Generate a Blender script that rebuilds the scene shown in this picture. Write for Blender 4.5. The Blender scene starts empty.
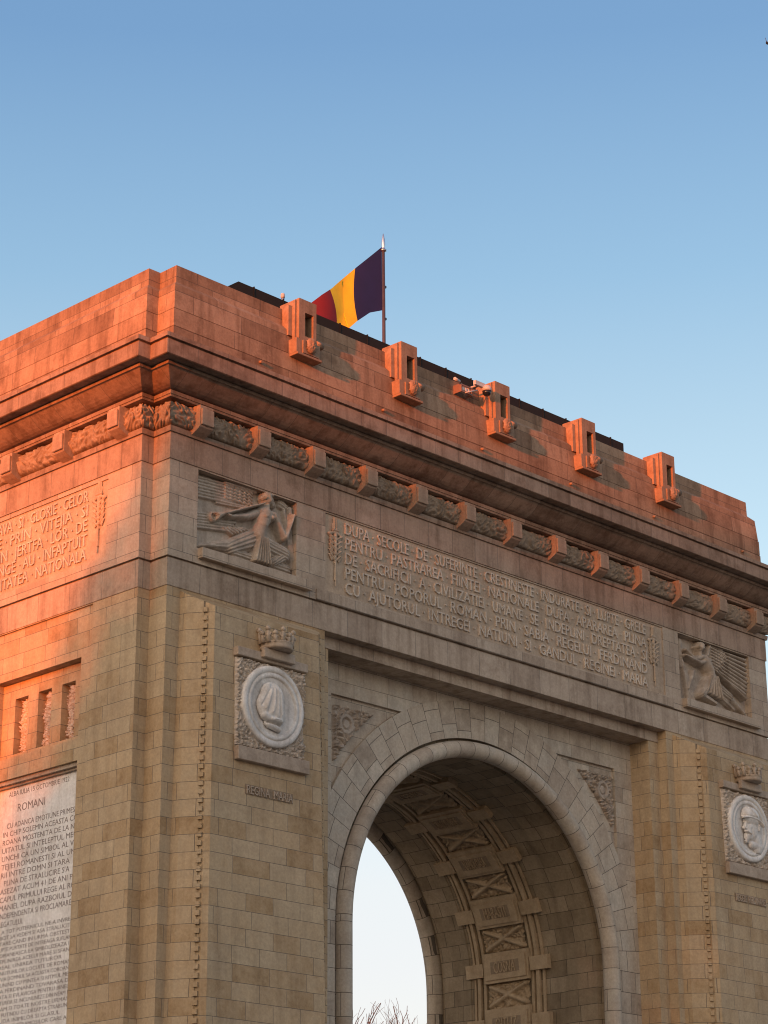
import bpy, bmesh, math, random
import numpy as np
from mathutils import Vector, Matrix

S = bpy.context.scene
COL = S.collection
rng = np.random.default_rng(7)
random.seed(7)

# ------------------------------------------------------------------ camera
CAM_LOC = (-33.967, -40.413, 1.6)
PITCH, YAW, ROLL = math.radians(20.332), math.radians(45.79), math.radians(-0.369)
fw = Vector((math.sin(YAW)*math.cos(PITCH), math.cos(YAW)*math.cos(PITCH), math.sin(PITCH)))
rt0 = Vector((math.cos(YAW), -math.sin(YAW), 0)); up0 = rt0.cross(fw)
rt = rt0*math.cos(ROLL)+up0*math.sin(ROLL); up = up0*math.cos(ROLL)-rt0*math.sin(ROLL)
cd = bpy.data.cameras.new('camera'); cam = bpy.data.objects.new('camera', cd); COL.objects.link(cam)
cam.matrix_world = Matrix(((rt.x, up.x, -fw.x, CAM_LOC[0]), (rt.y, up.y, -fw.y, CAM_LOC[1]), (rt.z, up.z, -fw.z, CAM_LOC[2]), (0, 0, 0, 1)))
cd.sensor_fit = 'HORIZONTAL'; cd.sensor_width = 36.0; cd.lens = 2281.7/768*36
cd.clip_start = 0.5; cd.clip_end = 5000
S.camera = cam
S.render.resolution_x, S.render.resolution_y = 768, 1024

# ------------------------------------------------------------------ light
SUN_EL = math.radians(3.6)
SUN_AZ = math.radians(13.0)                 # angle between the sunbeam and the front facade
sun_dir = Vector((-math.cos(SUN_AZ)*math.cos(SUN_EL), -math.sin(SUN_AZ)*math.cos(SUN_EL), math.sin(SUN_EL)))
w = bpy.data.worlds.new("World"); S.world = w; w.use_nodes = True
nt = w.node_tree; bg = nt.nodes['Background']
sky = nt.nodes.new('ShaderNodeTexSky'); sky.sky_type = 'NISHITA'; sky.sun_disc = False
sky.sun_elevation = SUN_EL; sky.sun_rotation = math.atan2(sun_dir.x, sun_dir.y)
sky.altitude = 80; sky.air_density = 1.0; sky.dust_density = 1.0; sky.ozone_density = 1.0
# the clear evening sky also pales towards the horizon: gradient over height above the horizon, added to the Nishita glow
tc = nt.nodes.new('ShaderNodeTexCoord'); sx_ = nt.nodes.new('ShaderNodeSeparateXYZ'); nt.links.new(tc.outputs['Generated'], sx_.inputs[0])
rp = nt.nodes.new('ShaderNodeValToRGB'); nt.links.new(sx_.outputs[2], rp.inputs[0]); er = rp.color_ramp
SKY = [(0.0, (.36, .34, .38)), (.156, (.37, .345, .395)), (.19, (.375, .36, .395)), (.283, (.305, .39, .45)), (.379, (.20, .288, .372)), (.44, (.126, .224, .338)), (.531, (.064, .142, .276)), (1.0, (.03, .07, .16))]
while len(er.elements) < len(SKY): er.elements.new(.5)
for e_, (p_, c_) in zip(er.elements, SKY): e_.position = p_; e_.color = (*c_, 1)
bg2 = nt.nodes.new('ShaderNodeBackground'); nt.links.new(rp.outputs[0], bg2.inputs[0]); bg2.inputs[1].default_value = 1.0
ad = nt.nodes.new('ShaderNodeAddShader'); nt.links.new(bg.outputs[0], ad.inputs[0]); nt.links.new(bg2.outputs[0], ad.inputs[1])
# the glow of the sunset spread round the sun's quarter of the sky
dp = nt.nodes.new('ShaderNodeVectorMath'); dp.operation = 'DOT_PRODUCT'; nt.links.new(tc.outputs['Generated'], dp.inputs[0]); dp.inputs[1].default_value = tuple(sun_dir)
mx = nt.nodes.new('ShaderNodeMath'); mx.operation = 'MAXIMUM'; nt.links.new(dp.outputs['Value'], mx.inputs[0]); mx.inputs[1].default_value = 0
pw = nt.nodes.new('ShaderNodeMath'); pw.operation = 'POWER'; nt.links.new(mx.outputs[0], pw.inputs[0]); pw.inputs[1].default_value = 2.5
bg3 = nt.nodes.new('ShaderNodeBackground'); bg3.inputs[0].default_value = (1.25, .90, .58, 1); nt.links.new(pw.outputs[0], bg3.inputs[1])
ad2 = nt.nodes.new('ShaderNodeAddShader'); nt.links.new(ad.outputs[0], ad2.inputs[0]); nt.links.new(bg3.outputs[0], ad2.inputs[1])
nt.links.new(ad2.outputs[0], nt.nodes['World Output'].inputs[0])
nt.links.new(sky.outputs[0], bg.inputs[0]); bg.inputs[1].default_value = 0.08
sd = bpy.data.lights.new('sun', 'SUN'); sun = bpy.data.objects.new('sun', sd); COL.objects.link(sun)
sun.rotation_euler = sun_dir.to_track_quat('Z', 'Y').to_euler()
sd.energy = 4.5; sd.angle = math.radians(0.8); sd.color = (1.0, 0.170, 0.014)
S.view_settings.view_transform = 'Standard'; S.view_settings.look = 'None'
S.view_settings.gamma = 1.0; S.view_settings.use_curve_mapping = False
S.view_settings.exposure = 0.7
S.cycles.filter_width = 1.1

# ------------------------------------------------------------------ materials
def new_mat(name):
    m = bpy.data.materials.new(name); m.use_nodes = True
    return m, m.node_tree, m.node_tree.nodes['Principled BSDF']

LIFT = 1.26
def stone(name, tones, bw=0.88, bh=0.42, zoff=0.34, mortar=0.014, mort_col=(0.10, 0.085, 0.07), rough=0.85,
          joints=True, stain=0.35, offset=0.5, bump=0.35, var=1.0):
    m, t, b = new_mat(name); N = t.nodes.new; Lk = t.links.new
    uv = N('ShaderNodeUVMap'); uv.uv_map = 'UVMap'
    obj = N('ShaderNodeTexCoord')
    def noise(scale, detail=6, rough_=0.6, src=None, sc=None):
        n = N('ShaderNodeTexNoise'); n.inputs['Scale'].default_value = scale; n.inputs['Detail'].default_value = detail
        n.inputs['Roughness'].default_value = rough_
        if sc:
            mp = N('ShaderNodeMapping'); mp.inputs['Scale'].default_value = sc; Lk(obj.outputs['Object'], mp.inputs[0]); Lk(mp.outputs[0], n.inputs[0])
        else:
            Lk(obj.outputs['Object'], n.inputs[0])
        return n
    big, fine, streak, mid = noise(0.35), noise(14, 8, 0.7), noise(1.0, 6, 0.65, sc=(3.2, 3.2, 0.28)), noise(2.6, 8, 0.65)
    ramp = N('ShaderNodeValToRGB'); cr = ramp.color_ramp
    while len(cr.elements) < len(tones): cr.elements.new(0.5)
    for i, c in enumerate(tones):
        cr.elements[i].position = i/(len(tones)-1); cr.elements[i].color = (*[v*LIFT for v in c], 1)
    def mix(fac, a, c, mode='MIX'):
        x = N('ShaderNodeMix'); x.data_type = 'RGBA'; x.blend_type = mode
        for sock, v in ((x.inputs[0], fac), (x.inputs[6], a), (x.inputs[7], c)):
            if hasattr(v, 'is_linked'): Lk(v, sock)
            elif isinstance(v, (int, float)): sock.default_value = v
            else: sock.default_value = (*v, 1)
        return x.outputs[2]
    def mrange(src, a, b_, c, d):
        x = N('ShaderNodeMapRange'); Lk(src, x.inputs[0])
        for i, v in enumerate((a, b_, c, d)): x.inputs[i+1].default_value = v
        return x.outputs[0]
    def math_(op, a, c):
        x = N('ShaderNodeMath'); x.operation = op
        for sock, v in ((x.inputs[0], a), (x.inputs[1], c)):
            if hasattr(v, 'is_linked'): Lk(v, sock)
            else: sock.default_value = v
        return x.outputs[0]
    if joints:
        mp = N('ShaderNodeMapping'); mp.inputs['Location'].default_value = (0.23, zoff, 0); Lk(uv.outputs[0], mp.inputs[0])
        # the masons' joints are not perfectly straight
        wob = N('ShaderNodeTexNoise'); wob.inputs['Scale'].default_value = 1.7; Lk(obj.outputs['Object'], wob.inputs[0])
        wm = N('ShaderNodeVectorMath'); wm.operation = 'MULTIPLY_ADD'; Lk(wob.outputs['Color'], wm.inputs[0])
        wm.inputs[1].default_value = (0.03, 0.012, 0); Lk(mp.outputs[0], wm.inputs[2])
        br = N('ShaderNodeTexBrick'); Lk(wm.outputs[0], br.inputs[0])
        br.offset = offset; br.offset_frequency = 2; br.squash = 1.35; br.squash_frequency = 3
        br.inputs['Scale'].default_value = 1; br.inputs['Brick Width'].default_value = bw; br.inputs['Row Height'].default_value = bh
        br.inputs['Mortar Size'].default_value = mortar*0.5; br.inputs['Mortar Smooth'].default_value = 0.15
        br.inputs['Color1'].default_value = (0, 0, 0, 1); br.inputs['Color2'].default_value = (1, 1, 1, 1); br.inputs['Mortar'].default_value = (.5, .5, .5, 1)
        f = math_('ADD', math_('MULTIPLY', br.outputs['Color'], 0.66*var), math_('MULTIPLY', mrange(mid.outputs[0], 0.3, 0.7, 0, 1), 0.34))
        Lk(f, ramp.inputs[0])
    else:
        Lk(mrange(mid.outputs[0], 0.28, 0.72, 0, 1), ramp.inputs[0])
    c = ramp.outputs[0]
    c = mix(1.0, c, mix(mrange(fine.outputs[0], 0.3, 0.7, 0, 1), (0.82, 0.81, 0.80), (1.10, 1.10, 1.10)), 'MULTIPLY')
    c = mix(mrange(streak.outputs[0], 0.47, 0.68, 0, stain), c, mix(1.0, c, (0.55, 0.50, 0.46), 'MULTIPLY'))
    c = mix(mrange(big.outputs[0], 0.4, 0.7, 0, 0.6), c, mix(1.0, c, (0.80, 0.80, 0.82), 'MULTIPLY'))
    blot = noise(1.1, 9, 0.72)
    c = mix(mrange(blot.outputs[0], 0.52, 0.66, 0, stain*.95), c, mix(1.0, c, (0.62, 0.57, 0.53), 'MULTIPLY'))
    c = mix(mrange(blot.outputs[0], 0.44, 0.34, 0, 0.4), c, mix(1.0, c, (1.18, 1.17, 1.14), 'MULTIPLY'))
    h = math_('MULTIPLY', fine.outputs[0], 0.012)
    h = math_('ADD', h, math_('MULTIPLY', mid.outputs[0], 0.02))
    if joints:
        c = mix(math_('MULTIPLY', br.outputs['Fac'], 0.85), c, mort_col)
        h = math_('SUBTRACT', h, math_('MULTIPLY', br.outputs['Fac'], 0.02))
        h = math_('ADD', h, math_('MULTIPLY', br.outputs['Color'], 0.006))
    Lk(c, b.inputs['Base Color']); b.inputs['Roughness'].default_value = rough
    b.inputs['Specular IOR Level'].default_value = 0.25
    bp = N('ShaderNodeBump'); bp.inputs['Strength'].default_value = bump; bp.inputs['Distance'].default_value = 1.0
    Lk(h, bp.inputs['Height']); Lk(bp.outputs[0], b.inputs['Normal'])
    return m

def simple(name, col, rough=0.5, metal=0.0, noise_amt=0.15, nscale=6.0):
    m, t, b = new_mat(name)
    n = t.nodes.new('ShaderNodeTexNoise'); n.inputs['Scale'].default_value = nscale; n.inputs['Detail'].default_value = 5
    co = t.nodes.new('ShaderNodeTexCoord'); t.links.new(co.outputs['Object'], n.inputs[0])
    r = t.nodes.new('ShaderNodeValToRGB'); r.color_ramp.elements[0].position = .3; r.color_ramp.elements[1].position = .7
    r.color_ramp.elements[0].color = (*[x*(1-noise_amt) for x in col], 1); r.color_ramp.elements[1].color = (*[min(1, x*(1+noise_amt)) for x in col], 1)
    t.links.new(n.outputs[0], r.inputs[0]); t.links.new(r.outputs[0], b.inputs['Base Color'])
    b.inputs['Roughness'].default_value = rough; b.inputs['Metallic'].default_value = metal
    return m

TAN = [(0.239, 0.148, 0.070), (0.334, 0.228, 0.126), (0.389, 0.280, 0.167), (0.368, 0.275, 0.172), (0.439, 0.330, 0.208)]
GREY = [(0.236, 0.184, 0.134), (0.343, 0.277, 0.210), (0.411, 0.338, 0.256), (0.381, 0.326, 0.257), (0.510, 0.428, 0.328)]
PALE = [(0.260, 0.193, 0.139), (0.334, 0.258, 0.192), (0.371, 0.290, 0.217), (0.409, 0.334, 0.257)]
M = {}
M['ashlar'] = stone('tan_ashlar', TAN)
M['wall'] = stone('upper_wall_ashlar', PALE, bw=1.0, bh=0.48, zoff=0.0)
M['band'] = stone('band_stone', PALE, bw=0.95, bh=40, zoff=20.0, offset=0.0, mortar=0.014, stain=0.7)
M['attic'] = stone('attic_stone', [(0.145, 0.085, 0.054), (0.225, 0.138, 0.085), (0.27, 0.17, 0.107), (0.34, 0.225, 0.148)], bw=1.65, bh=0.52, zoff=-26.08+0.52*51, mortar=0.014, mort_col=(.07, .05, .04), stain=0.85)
M['cornice'] = stone('cornice_stone', [(0.165, 0.105, 0.070), (0.235, 0.160, 0.112), (0.275, 0.192, 0.138), (0.325, 0.235, 0.172)], bw=0.95, bh=40, zoff=20.0, offset=0.0, mortar=0.014, stain=0.85)  # same stone as the walls; low-sun warmth mixed into this tone
M['architrave'] = stone('architrave_stone', [(0.20, 0.135, 0.095), (0.275, 0.195, 0.140), (0.315, 0.225, 0.165), (0.36, 0.265, 0.20)], bw=0.95, bh=40, zoff=20.0, offset=0.0, mortar=0.014, stain=0.7)  # as the cornice: sunlit orange put partly into the colour
M['console'] = stone('console_stone', [(0.19, 0.118, 0.076), (0.255, 0.165, 0.108), (0.30, 0.20, 0.135)], joints=False, stain=0.5)  # walls' stone too, its colour warmed for the sunlit cheeks
M['block'] = stone('bracket_stone', [(0.24, 0.165, 0.115), (0.30, 0.215, 0.155), (0.345, 0.255, 0.19)], joints=False, stain=0.5)
M['foliage'] = stone('foliage_stone', [(0.205, 0.145, 0.10), (0.26, 0.19, 0.135), (0.31, 0.235, 0.17)], joints=False, stain=0.5)  # evening sun's orange painted into the tone of the carving
M['grey'] = stone('grey_ashlar', GREY, bw=0.95, bh=0.46, zoff=0.0, mortar=.013, mort_col=(.08, .065, .052))
M['ring'] = stone('voussoir_stone', GREY, bw=0.62, bh=0.60, zoff=0.0, offset=0.37, mortar=.019, mort_col=(.06, .048, .038))
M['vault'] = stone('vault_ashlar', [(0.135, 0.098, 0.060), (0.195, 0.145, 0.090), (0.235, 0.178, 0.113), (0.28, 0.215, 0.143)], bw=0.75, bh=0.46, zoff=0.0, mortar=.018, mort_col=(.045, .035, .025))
M['trim'] = stone('trim_stone', PALE, joints=False)
M['carved'] = stone('carved_stone', [(0.27, 0.215, 0.165), (0.345, 0.28, 0.22), (0.41, 0.34, 0.27)], joints=False, stain=0.5)
M['carved_pale'] = stone('carved_pale_stone', [(0.38, 0.31, 0.245), (0.46, 0.385, 0.31), (0.53, 0.45, 0.37)], joints=False, stain=0.25)
M['panel'] = stone('inscription_stone', [(0.31, 0.23, 0.16), (0.37, 0.28, 0.20), (0.42, 0.325, 0.235)], joints=False, stain=0.3)
M['vtrim'] = stone('vault_trim_stone', [(0.27, 0.19, 0.11), (0.33, 0.24, 0.147), (0.38, 0.28, 0.178)], joints=False, stain=0.3)
M['dark_carve'] = stone('engraved_stone', [(0.19, 0.135, 0.085), (0.24, 0.175, 0.115)], joints=False, stain=0.1)
M['marble'] = stone('marble', [(0.50, 0.45, 0.395), (0.61, 0.56, 0.50), (0.68, 0.635, 0.575)], joints=False, stain=0.5, rough=0.6, bump=0.1)
M['plaque'] = stone('plaque_marble', [(0.55, 0.50, 0.45), (0.64, 0.60, 0.555), (0.69, 0.655, 0.615)], joints=False, stain=0.45, rough=0.6, bump=0.1)
M['letters'] = simple('letter_paint', (0.19, 0.145, 0.125), 0.7)
M['roof'] = simple('roof_sheet', (0.005, 0.006, 0.006), 0.95, 0.0)
M['pole'] = simple('pole_paint', (0.06, 0.045, 0.05), 0.5, 0.0)
M['steel'] = simple('steel', (0.55, 0.56, 0.58), 0.3, 0.9)
M['white'] = simple('white_plastic', (0.45, 0.44, 0.43), 0.5)
M['black'] = simple('black_glass', (0.012, 0.012, 0.014), 0.15)
M['blue'] = simple('flag_blue', (0.015, 0.008, 0.062), 0.75, 0, 0.1, 2)
M['yellow'] = simple('flag_yellow', (0.80, 0.50, 0.010), 0.75, 0, 0.1, 2)
M['red'] = simple('flag_red', (0.17, 0.004, 0.010), 0.75, 0, 0.1, 2)
M['bark'] = simple('bark', (0.065, 0.06, 0.06), 0.9)
M['leaf'] = simple('dry_leaves', (0.06, 0.05, 0.03), 0.9)
M['ground'] = simple('grass_ground', (0.07, 0.075, 0.045), 0.95, 0, 0.35, 0.3)
M['paving'] = simple('stone_paving', (0.24, 0.21, 0.18), 0.9, 0, 0.2, 1.0)
M['asphalt'] = simple('asphalt', (0.05, 0.05, 0.052), 0.9, 0, 0.2, 3.0)
M['bird'] = simple('bird_feathers', (0.02, 0.022, 0.026), 0.8)
M['lamp_rust'] = simple('lamp_casing', (0.20, 0.12, 0.09), 0.6)

# ------------------------------------------------------------------ mesh builder
class MB:
    def __init__(s): s.v, s.f, s.uv, s.smooth = [], [], [], []
    def face(s, pts, uvs=None, smooth=False):
        n = len(s.v); s.v += [tuple(p) for p in pts]; s.f.append(tuple(range(n, n+len(pts))))
        if uvs is None:
            a = Vector((0, 0, 0)); P = [Vector(p) for p in pts]
            for i in range(len(P)):
                p, q = P[i], P[(i+1) % len(P)]
                a += Vector(((p.y-q.y)*(p.z+q.z), (p.z-q.z)*(p.x+q.x), (p.x-q.x)*(p.y+q.y)))
            ax, ay, az = abs(a.x), abs(a.y), abs(a.z)
            if az > max(ax, ay): uvs = [(p.x, p.y) for p in P]
            elif ay >= ax: uvs = [(p.x, p.z) for p in P]
            else: uvs = [(p.y+0.31, p.z) for p in P]
        s.uv += list(uvs); s.smooth.append(smooth)
    def box(s, x0, x1, y0, y1, z0, z1, bev=0.0):
        if bev > 0:
            b = bev
            # chamfered block: 6 faces, 12 edge strips, 8 corner triangles
            X, Y, Z = (x0, x1), (y0, y1), (z0, z1)
            def P(i, j, k, ax):
                p = [X[i], Y[j], Z[k]]; sg = (1 if i == 0 else -1, 1 if j == 0 else -1, 1 if k == 0 else -1)
                for a in range(3):
                    if a != ax: p[a] += sg[a]*b
                return tuple(p)
            c = ((0, 0), (1, 0), (1, 1), (0, 1))
            for e in (0, 1):
                fx = [P(e, j, k, 0) for j, k in c]; fy = [P(i, e, k, 1) for i, k in c]; fz = [P(i, j, e, 2) for i, j in c]
                s.face(fx if e else fx[::-1]); s.face(fy[::-1] if e else fy); s.face(fz if e else fz[::-1])
            for k in (0, 1):
                for j in (0, 1):
                    s._o([P(0, j, k, 1), P(1, j, k, 1), P(1, j, k, 2), P(0, j, k, 2)], (0, 1 if j else -1, 1 if k else -1))
                for i in (0, 1):
                    s._o([P(i, 0, k, 0), P(i, 1, k, 0), P(i, 1, k, 2), P(i, 0, k, 2)], (1 if i else -1, 0, 1 if k else -1))
            for i in (0, 1):
                for j in (0, 1):
                    s._o([P(i, j, 0, 0), P(i, j, 1, 0), P(i, j, 1, 1), P(i, j, 0, 1)], (1 if i else -1, 1 if j else -1, 0))
                    for k in (0, 1): s._o([P(i, j, k, 0), P(i, j, k, 1), P(i, j, k, 2)], (1 if i else -1, 1 if j else -1, 1 if k else -1))
            return
        a = [(x0, y0), (x1, y0), (x1, y1), (x0, y1)]
        s.prism(a, z0, z1)
    def _o(s, pts, n):
        a = (Vector(pts[1])-Vector(pts[0])).cross(Vector(pts[2])-Vector(pts[0]))
        s.face(pts if a.dot(Vector(n)) > 0 else pts[::-1])
    def prism(s, pl, z0, z1, top=True, bot=True):
        n = len(pl)
        for i in range(n):
            p, q = pl[i], pl[(i+1) % n]
            s.face([(p[0], p[1], z0), (q[0], q[1], z0), (q[0], q[1], z1), (p[0], p[1], z1)])
        if top: s.face([(p[0], p[1], z1) for p in pl])
        if bot: s.face([(p[0], p[1], z0) for p in pl[::-1]])
    def tube(s, p0, p1, r0, r1, n=8, caps=True):
        p0, p1 = Vector(p0), Vector(p1); d = (p1-p0).normalized()
        a = d.orthogonal().normalized(); c = d.cross(a)
        A = [p0+(a*math.cos(t)+c*math.sin(t))*r0 for t in [2*math.pi*i/n for i in range(n)]]
        B = [p1+(a*math.cos(t)+c*math.sin(t))*r1 for t in [2*math.pi*i/n for i in range(n)]]
        for i in range(n): s.face([A[i], A[(i+1) % n], B[(i+1) % n], B[i]], smooth=True)
        if caps: s.face(A[::-1]); s.face(B)
    def lathe(s, c, prof, n=16, axis='Z'):
        def pt(r, h, t):
            x, y = r*math.cos(t), r*math.sin(t)
            return {'Z': (c[0]+x, c[1]+y, c[2]+h), 'Y': (c[0]+x, c[1]+h, c[2]+y), 'X': (c[0]+h, c[1]+x, c[2]+y)}[axis]
        for (r0, h0), (r1, h1) in zip(prof, prof[1:]):
            for i in range(n):
                t, u = 2*math.pi*i/n, 2*math.pi*(i+1)/n
                if axis == 'Y': t, u = u, t
                q = [pt(r0, h0, t), pt(r0, h0, u), pt(r1, h1, u), pt(r1, h1, t)]
                if r0 < 1e-6: q = [q[0], q[2], q[3]]
                elif r1 < 1e-6: q = q[:3]
                s.face(q, smooth=True)
    def grid(s, P, UV=None, smooth=True, mask=None):
        # P: (n, m, 3) array; u along axis 0, v along axis 1, normal = du x dv
        n, m = P.shape[:2]; base = len(s.v); s.v += [tuple(p) for p in P.reshape(-1, 3)]
        s.gridf = True
        if UV is None: UV = P[..., [0, 2]] if np.ptp(P[..., 0]) > np.ptp(P[..., 1]) else P[..., [1, 2]]
        U = UV.reshape(-1, 2)
        for i in range(n-1):
            for j in range(m-1):
                if mask is not None and not (mask[i, j] and mask[i+1, j] and mask[i, j+1] and mask[i+1, j+1]): continue
                ids = (i*m+j, (i+1)*m+j, (i+1)*m+j+1, i*m+j+1)
                s.f.append(tuple(base+k for k in ids)); s.uv += [tuple(U[k]) for k in ids]; s.smooth.append(smooth)
    def mesh(s, name, mat, weld=True):
        me = bpy.data.meshes.new(name); me.from_pydata(s.v, [], s.f)
        me.uv_layers.new(name='UVMap'); me.uv_layers[0].data.foreach_set('uv', np.array(s.uv, dtype=np.float32).ravel())
        me.polygons.foreach_set('use_smooth', np.array(s.smooth, dtype=bool))
        me.materials.append(mat)
        if weld:
            b = bmesh.new(); b.from_mesh(me); bmesh.ops.remove_doubles(b, verts=b.verts, dist=1e-4); b.to_mesh(me); b.free()
        me.update(); return me

def world_loc(o):
    v = Vector(o.location)
    while o.parent: o = o.parent; v += Vector(o.location)
    return v

def link(name, data, parent=None, loc=(0, 0, 0)):
    o = bpy.data.objects.new(name, data); COL.objects.link(o)
    if parent is not None:
        o.parent = parent; o.location = Vector(loc)-world_loc(parent)
    else: o.location = loc
    return o

def part(name, mb, mat, parent, loc=(0, 0, 0)):
    """mesh in world coordinates (or in coordinates about loc) under its thing"""
    return link(name, mb.mesh(name, mat) if isinstance(mb, MB) else mb, parent, loc)

def tag(o, label=None, cat=None, group=None, kind=None):
    for k, v in (('label', label), ('category', cat), ('group', group), ('kind', kind)):
        if v: o[k] = v
    return o

def text_mesh(name, lines, mat, frame, depth=0.03, bold=0.0):
    """lines: (string, u0, u1, v_base, height); frame(u, v, d) -> world; raised by depth"""
    mb = MB()
    for txt, u0, u1, v0, h in lines:
        cu = bpy.data.curves.new('t', 'FONT'); cu.body = txt; cu.size = 1.0; cu.resolution_u = 2; cu.extrude = 0.5; cu.offset = bold
        ob = bpy.data.objects.new('t', cu); COL.objects.link(ob)
        bpy.context.view_layer.update()
        dg = bpy.context.evaluated_depsgraph_get(); me = bpy.data.meshes.new_from_object(ob.evaluated_get(dg))
        co = np.array([v.co[:] for v in me.vertices])
        x0, x1 = co[:, 0].min(), co[:, 0].max(); y1 = 0.69
        uu = u0+(co[:, 0]-x0)/(x1-x0)*(u1-u0); vv = v0+co[:, 1]/y1*h; dd = (co[:, 2]+0.5)*depth
        base = len(mb.v)
        mb.v += [frame(a, b, c) for a, b, c in zip(uu, vv, dd)]
        for p in me.polygons:
            mb.f.append(tuple(base+i for i in p.vertices)); mb.uv += [(uu[i], vv[i]) for i in p.vertices]; mb.smooth.append(False)
        bpy.data.objects.remove(ob); bpy.data.curves.remove(cu); bpy.data.meshes.remove(me)
    me = mb.mesh(name, mat, weld=False)
    return me

# ---- height fields for carving
_perm = rng.random((256, 256))
def vnoise(x, y):
    xi, yi = np.floor(x).astype(int), np.floor(y).astype(int); fx, fy = x-xi, y-yi
    fx, fy = fx*fx*(3-2*fx), fy*fy*(3-2*fy)
    g = lambda a, b: _perm[a % 256, b % 256]
    return (g(xi, yi)*(1-fx)+g(xi+1, yi)*fx)*(1-fy)+(g(xi, yi+1)*(1-fx)+g(xi+1, yi+1)*fx)*fy
def fbm(x, y, o=4):
    r, a = 0, 0.5
    for i in range(o): r = r+a*vnoise(x*2**i+13*i, y*2**i+7*i); a *= 0.5
    return r
_jx, _jy = rng.random((64, 64)), rng.random((64, 64))
def cells(x, y):
    xi, yi = np.floor(x).astype(int), np.floor(y).astype(int); d1 = np.full(x.shape, 9.0); d2 = d1.copy(); vx = np.zeros(x.shape); vy = vx.copy()
    for i in (-1, 0, 1):
        for j in (-1, 0, 1):
            px = xi+i+_jx[(xi+i) % 64, (yi+j) % 64]; py = yi+j+_jy[(xi+i) % 64, (yi+j) % 64]; d = np.hypot(x-px, y-py)
            n = d < d1; d2 = np.where(n, d1, np.minimum(d2, d)); vx, vy = np.where(n, x-px, vx), np.where(n, y-py, vy); d1 = np.where(n, d, d1)
    return d1, d2, vx, vy
def foliage_height(x, y, sc=5.0):
    """leafy scroll carving: curled leaves with veins and deep undercut gaps, 0..1"""
    wx = x+0.12*np.sin(1.3*sc*y+5*vnoise(x*1.7, y*1.7)); wy = y+0.12*np.sin(1.4*sc*x+5*vnoise(x*1.9+9, y*1.9))
    d1, d2, vx, vy = cells(wx*sc, wy*sc)
    sg = np.where(np.sin(37.7*(wx*sc-vx)+11.3*(wy*sc-vy)) > 0, 1.0, -1.0)
    spiral = 0.5+0.5*np.cos(2*math.pi*2.3*d1-sg*np.arctan2(vy, vx))
    leaf = np.clip((d2-d1)*3.2, 0, 1)**0.6
    return np.clip(leaf*(0.30+0.70*spiral**0.8), 0, 1)

def blur(H, n):
    for _ in range(n):
        Q = np.pad(H, 1, mode='edge'); H = (Q[:-2, 1:-1]+Q[2:, 1:-1]+Q[1:-1, :-2]+Q[1:-1, 2:]+2*Q[1:-1, 1:-1])/6
    return H

class Relief:
    def __init__(s, u0, u1, v0, v1, res):
        s.n, s.m = max(2, int(round((u1-u0)/res))+1), max(2, int(round((v1-v0)/res))+1)
        s.U, s.V = np.meshgrid(np.linspace(u0, u1, s.n), np.linspace(v0, v1, s.m), indexing='ij')
        s.H = np.zeros_like(s.U)
    def cap(s, p0, p1, r0, r1, h0, h1=None, base=0.0, rib=0, ribamp=0.0):
        h1 = h0 if h1 is None else h1
        dx, dy = p1[0]-p0[0], p1[1]-p0[1]; L2 = dx*dx+dy*dy+1e-9
        t = np.clip(((s.U-p0[0])*dx+(s.V-p0[1])*dy)/L2, 0, 1)
        d = np.hypot(s.U-p0[0]-t*dx, s.V-p0[1]-t*dy); r = r0+(r1-r0)*t
        q = np.clip(1-(d/r)**2, 0, None); h = np.where(q > 0, base+(h0+(h1-h0)*t)*np.sqrt(q), 0)
        if rib:
            side = ((s.U-p0[0])*dy-(s.V-p0[1])*dx)/math.sqrt(L2)
            h = np.where(q > 0, h-ribamp*(0.5+0.5*np.cos(side/r*rib*math.pi)), 0)
        s.H = np.maximum(s.H, h); return s
    def ridge(s, p0, p1, r, amp):
        dx, dy = p1[0]-p0[0], p1[1]-p0[1]; t = np.clip(((s.U-p0[0])*dx+(s.V-p0[1])*dy)/(dx*dx+dy*dy+1e-9), 0, 1)
        d = np.hypot(s.U-p0[0]-t*dx, s.V-p0[1]-t*dy); s.H = np.where(s.H > 0, np.maximum(s.H+amp*np.exp(-(d/r)**2), .002), 0); return s
    def path(s, pts, r, h, **k):
        for (a, ra), (b, rb) in zip(zip(pts, r), list(zip(pts, r))[1:]): s.cap(a, b, ra, rb, h, **k)
        return s
    def feather(s, p0, p1, wdt, h, n, spread):
        """a fan of n feathers between direction lines p0->p1, stacked across 'spread' (vector)"""
        for i in range(n):
            k = i/(max(1, n-1)); o = (spread[0]*k, spread[1]*k)
            s.cap((p0[0]+o[0], p0[1]+o[1]), (p1[0]+o[0]*1.1, p1[1]+o[1]*1.1), wdt*.8, wdt, h*(1-.25*k)); 
        return s
    def build(s, mb, frame, rough=0.006, mask=None, soft=0):
        for _ in range(soft):
            Q = np.pad(s.H, 1, mode='edge'); s.H = (Q[:-2, 1:-1]+Q[2:, 1:-1]+Q[1:-1, :-2]+Q[1:-1, 2:]+2*Q[1:-1, 1:-1])/6
        H = s.H+rough*(fbm(s.U*9, s.V*9, 3)-.5)*(s.H > 0)
        P = np.array(frame(s.U, s.V, H)); P = np.moveaxis(P, 0, -1) if P.shape[0] == 3 else P
        mb.grid(P, np.stack([s.U, s.V], -1), True, mask); return mb

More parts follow.
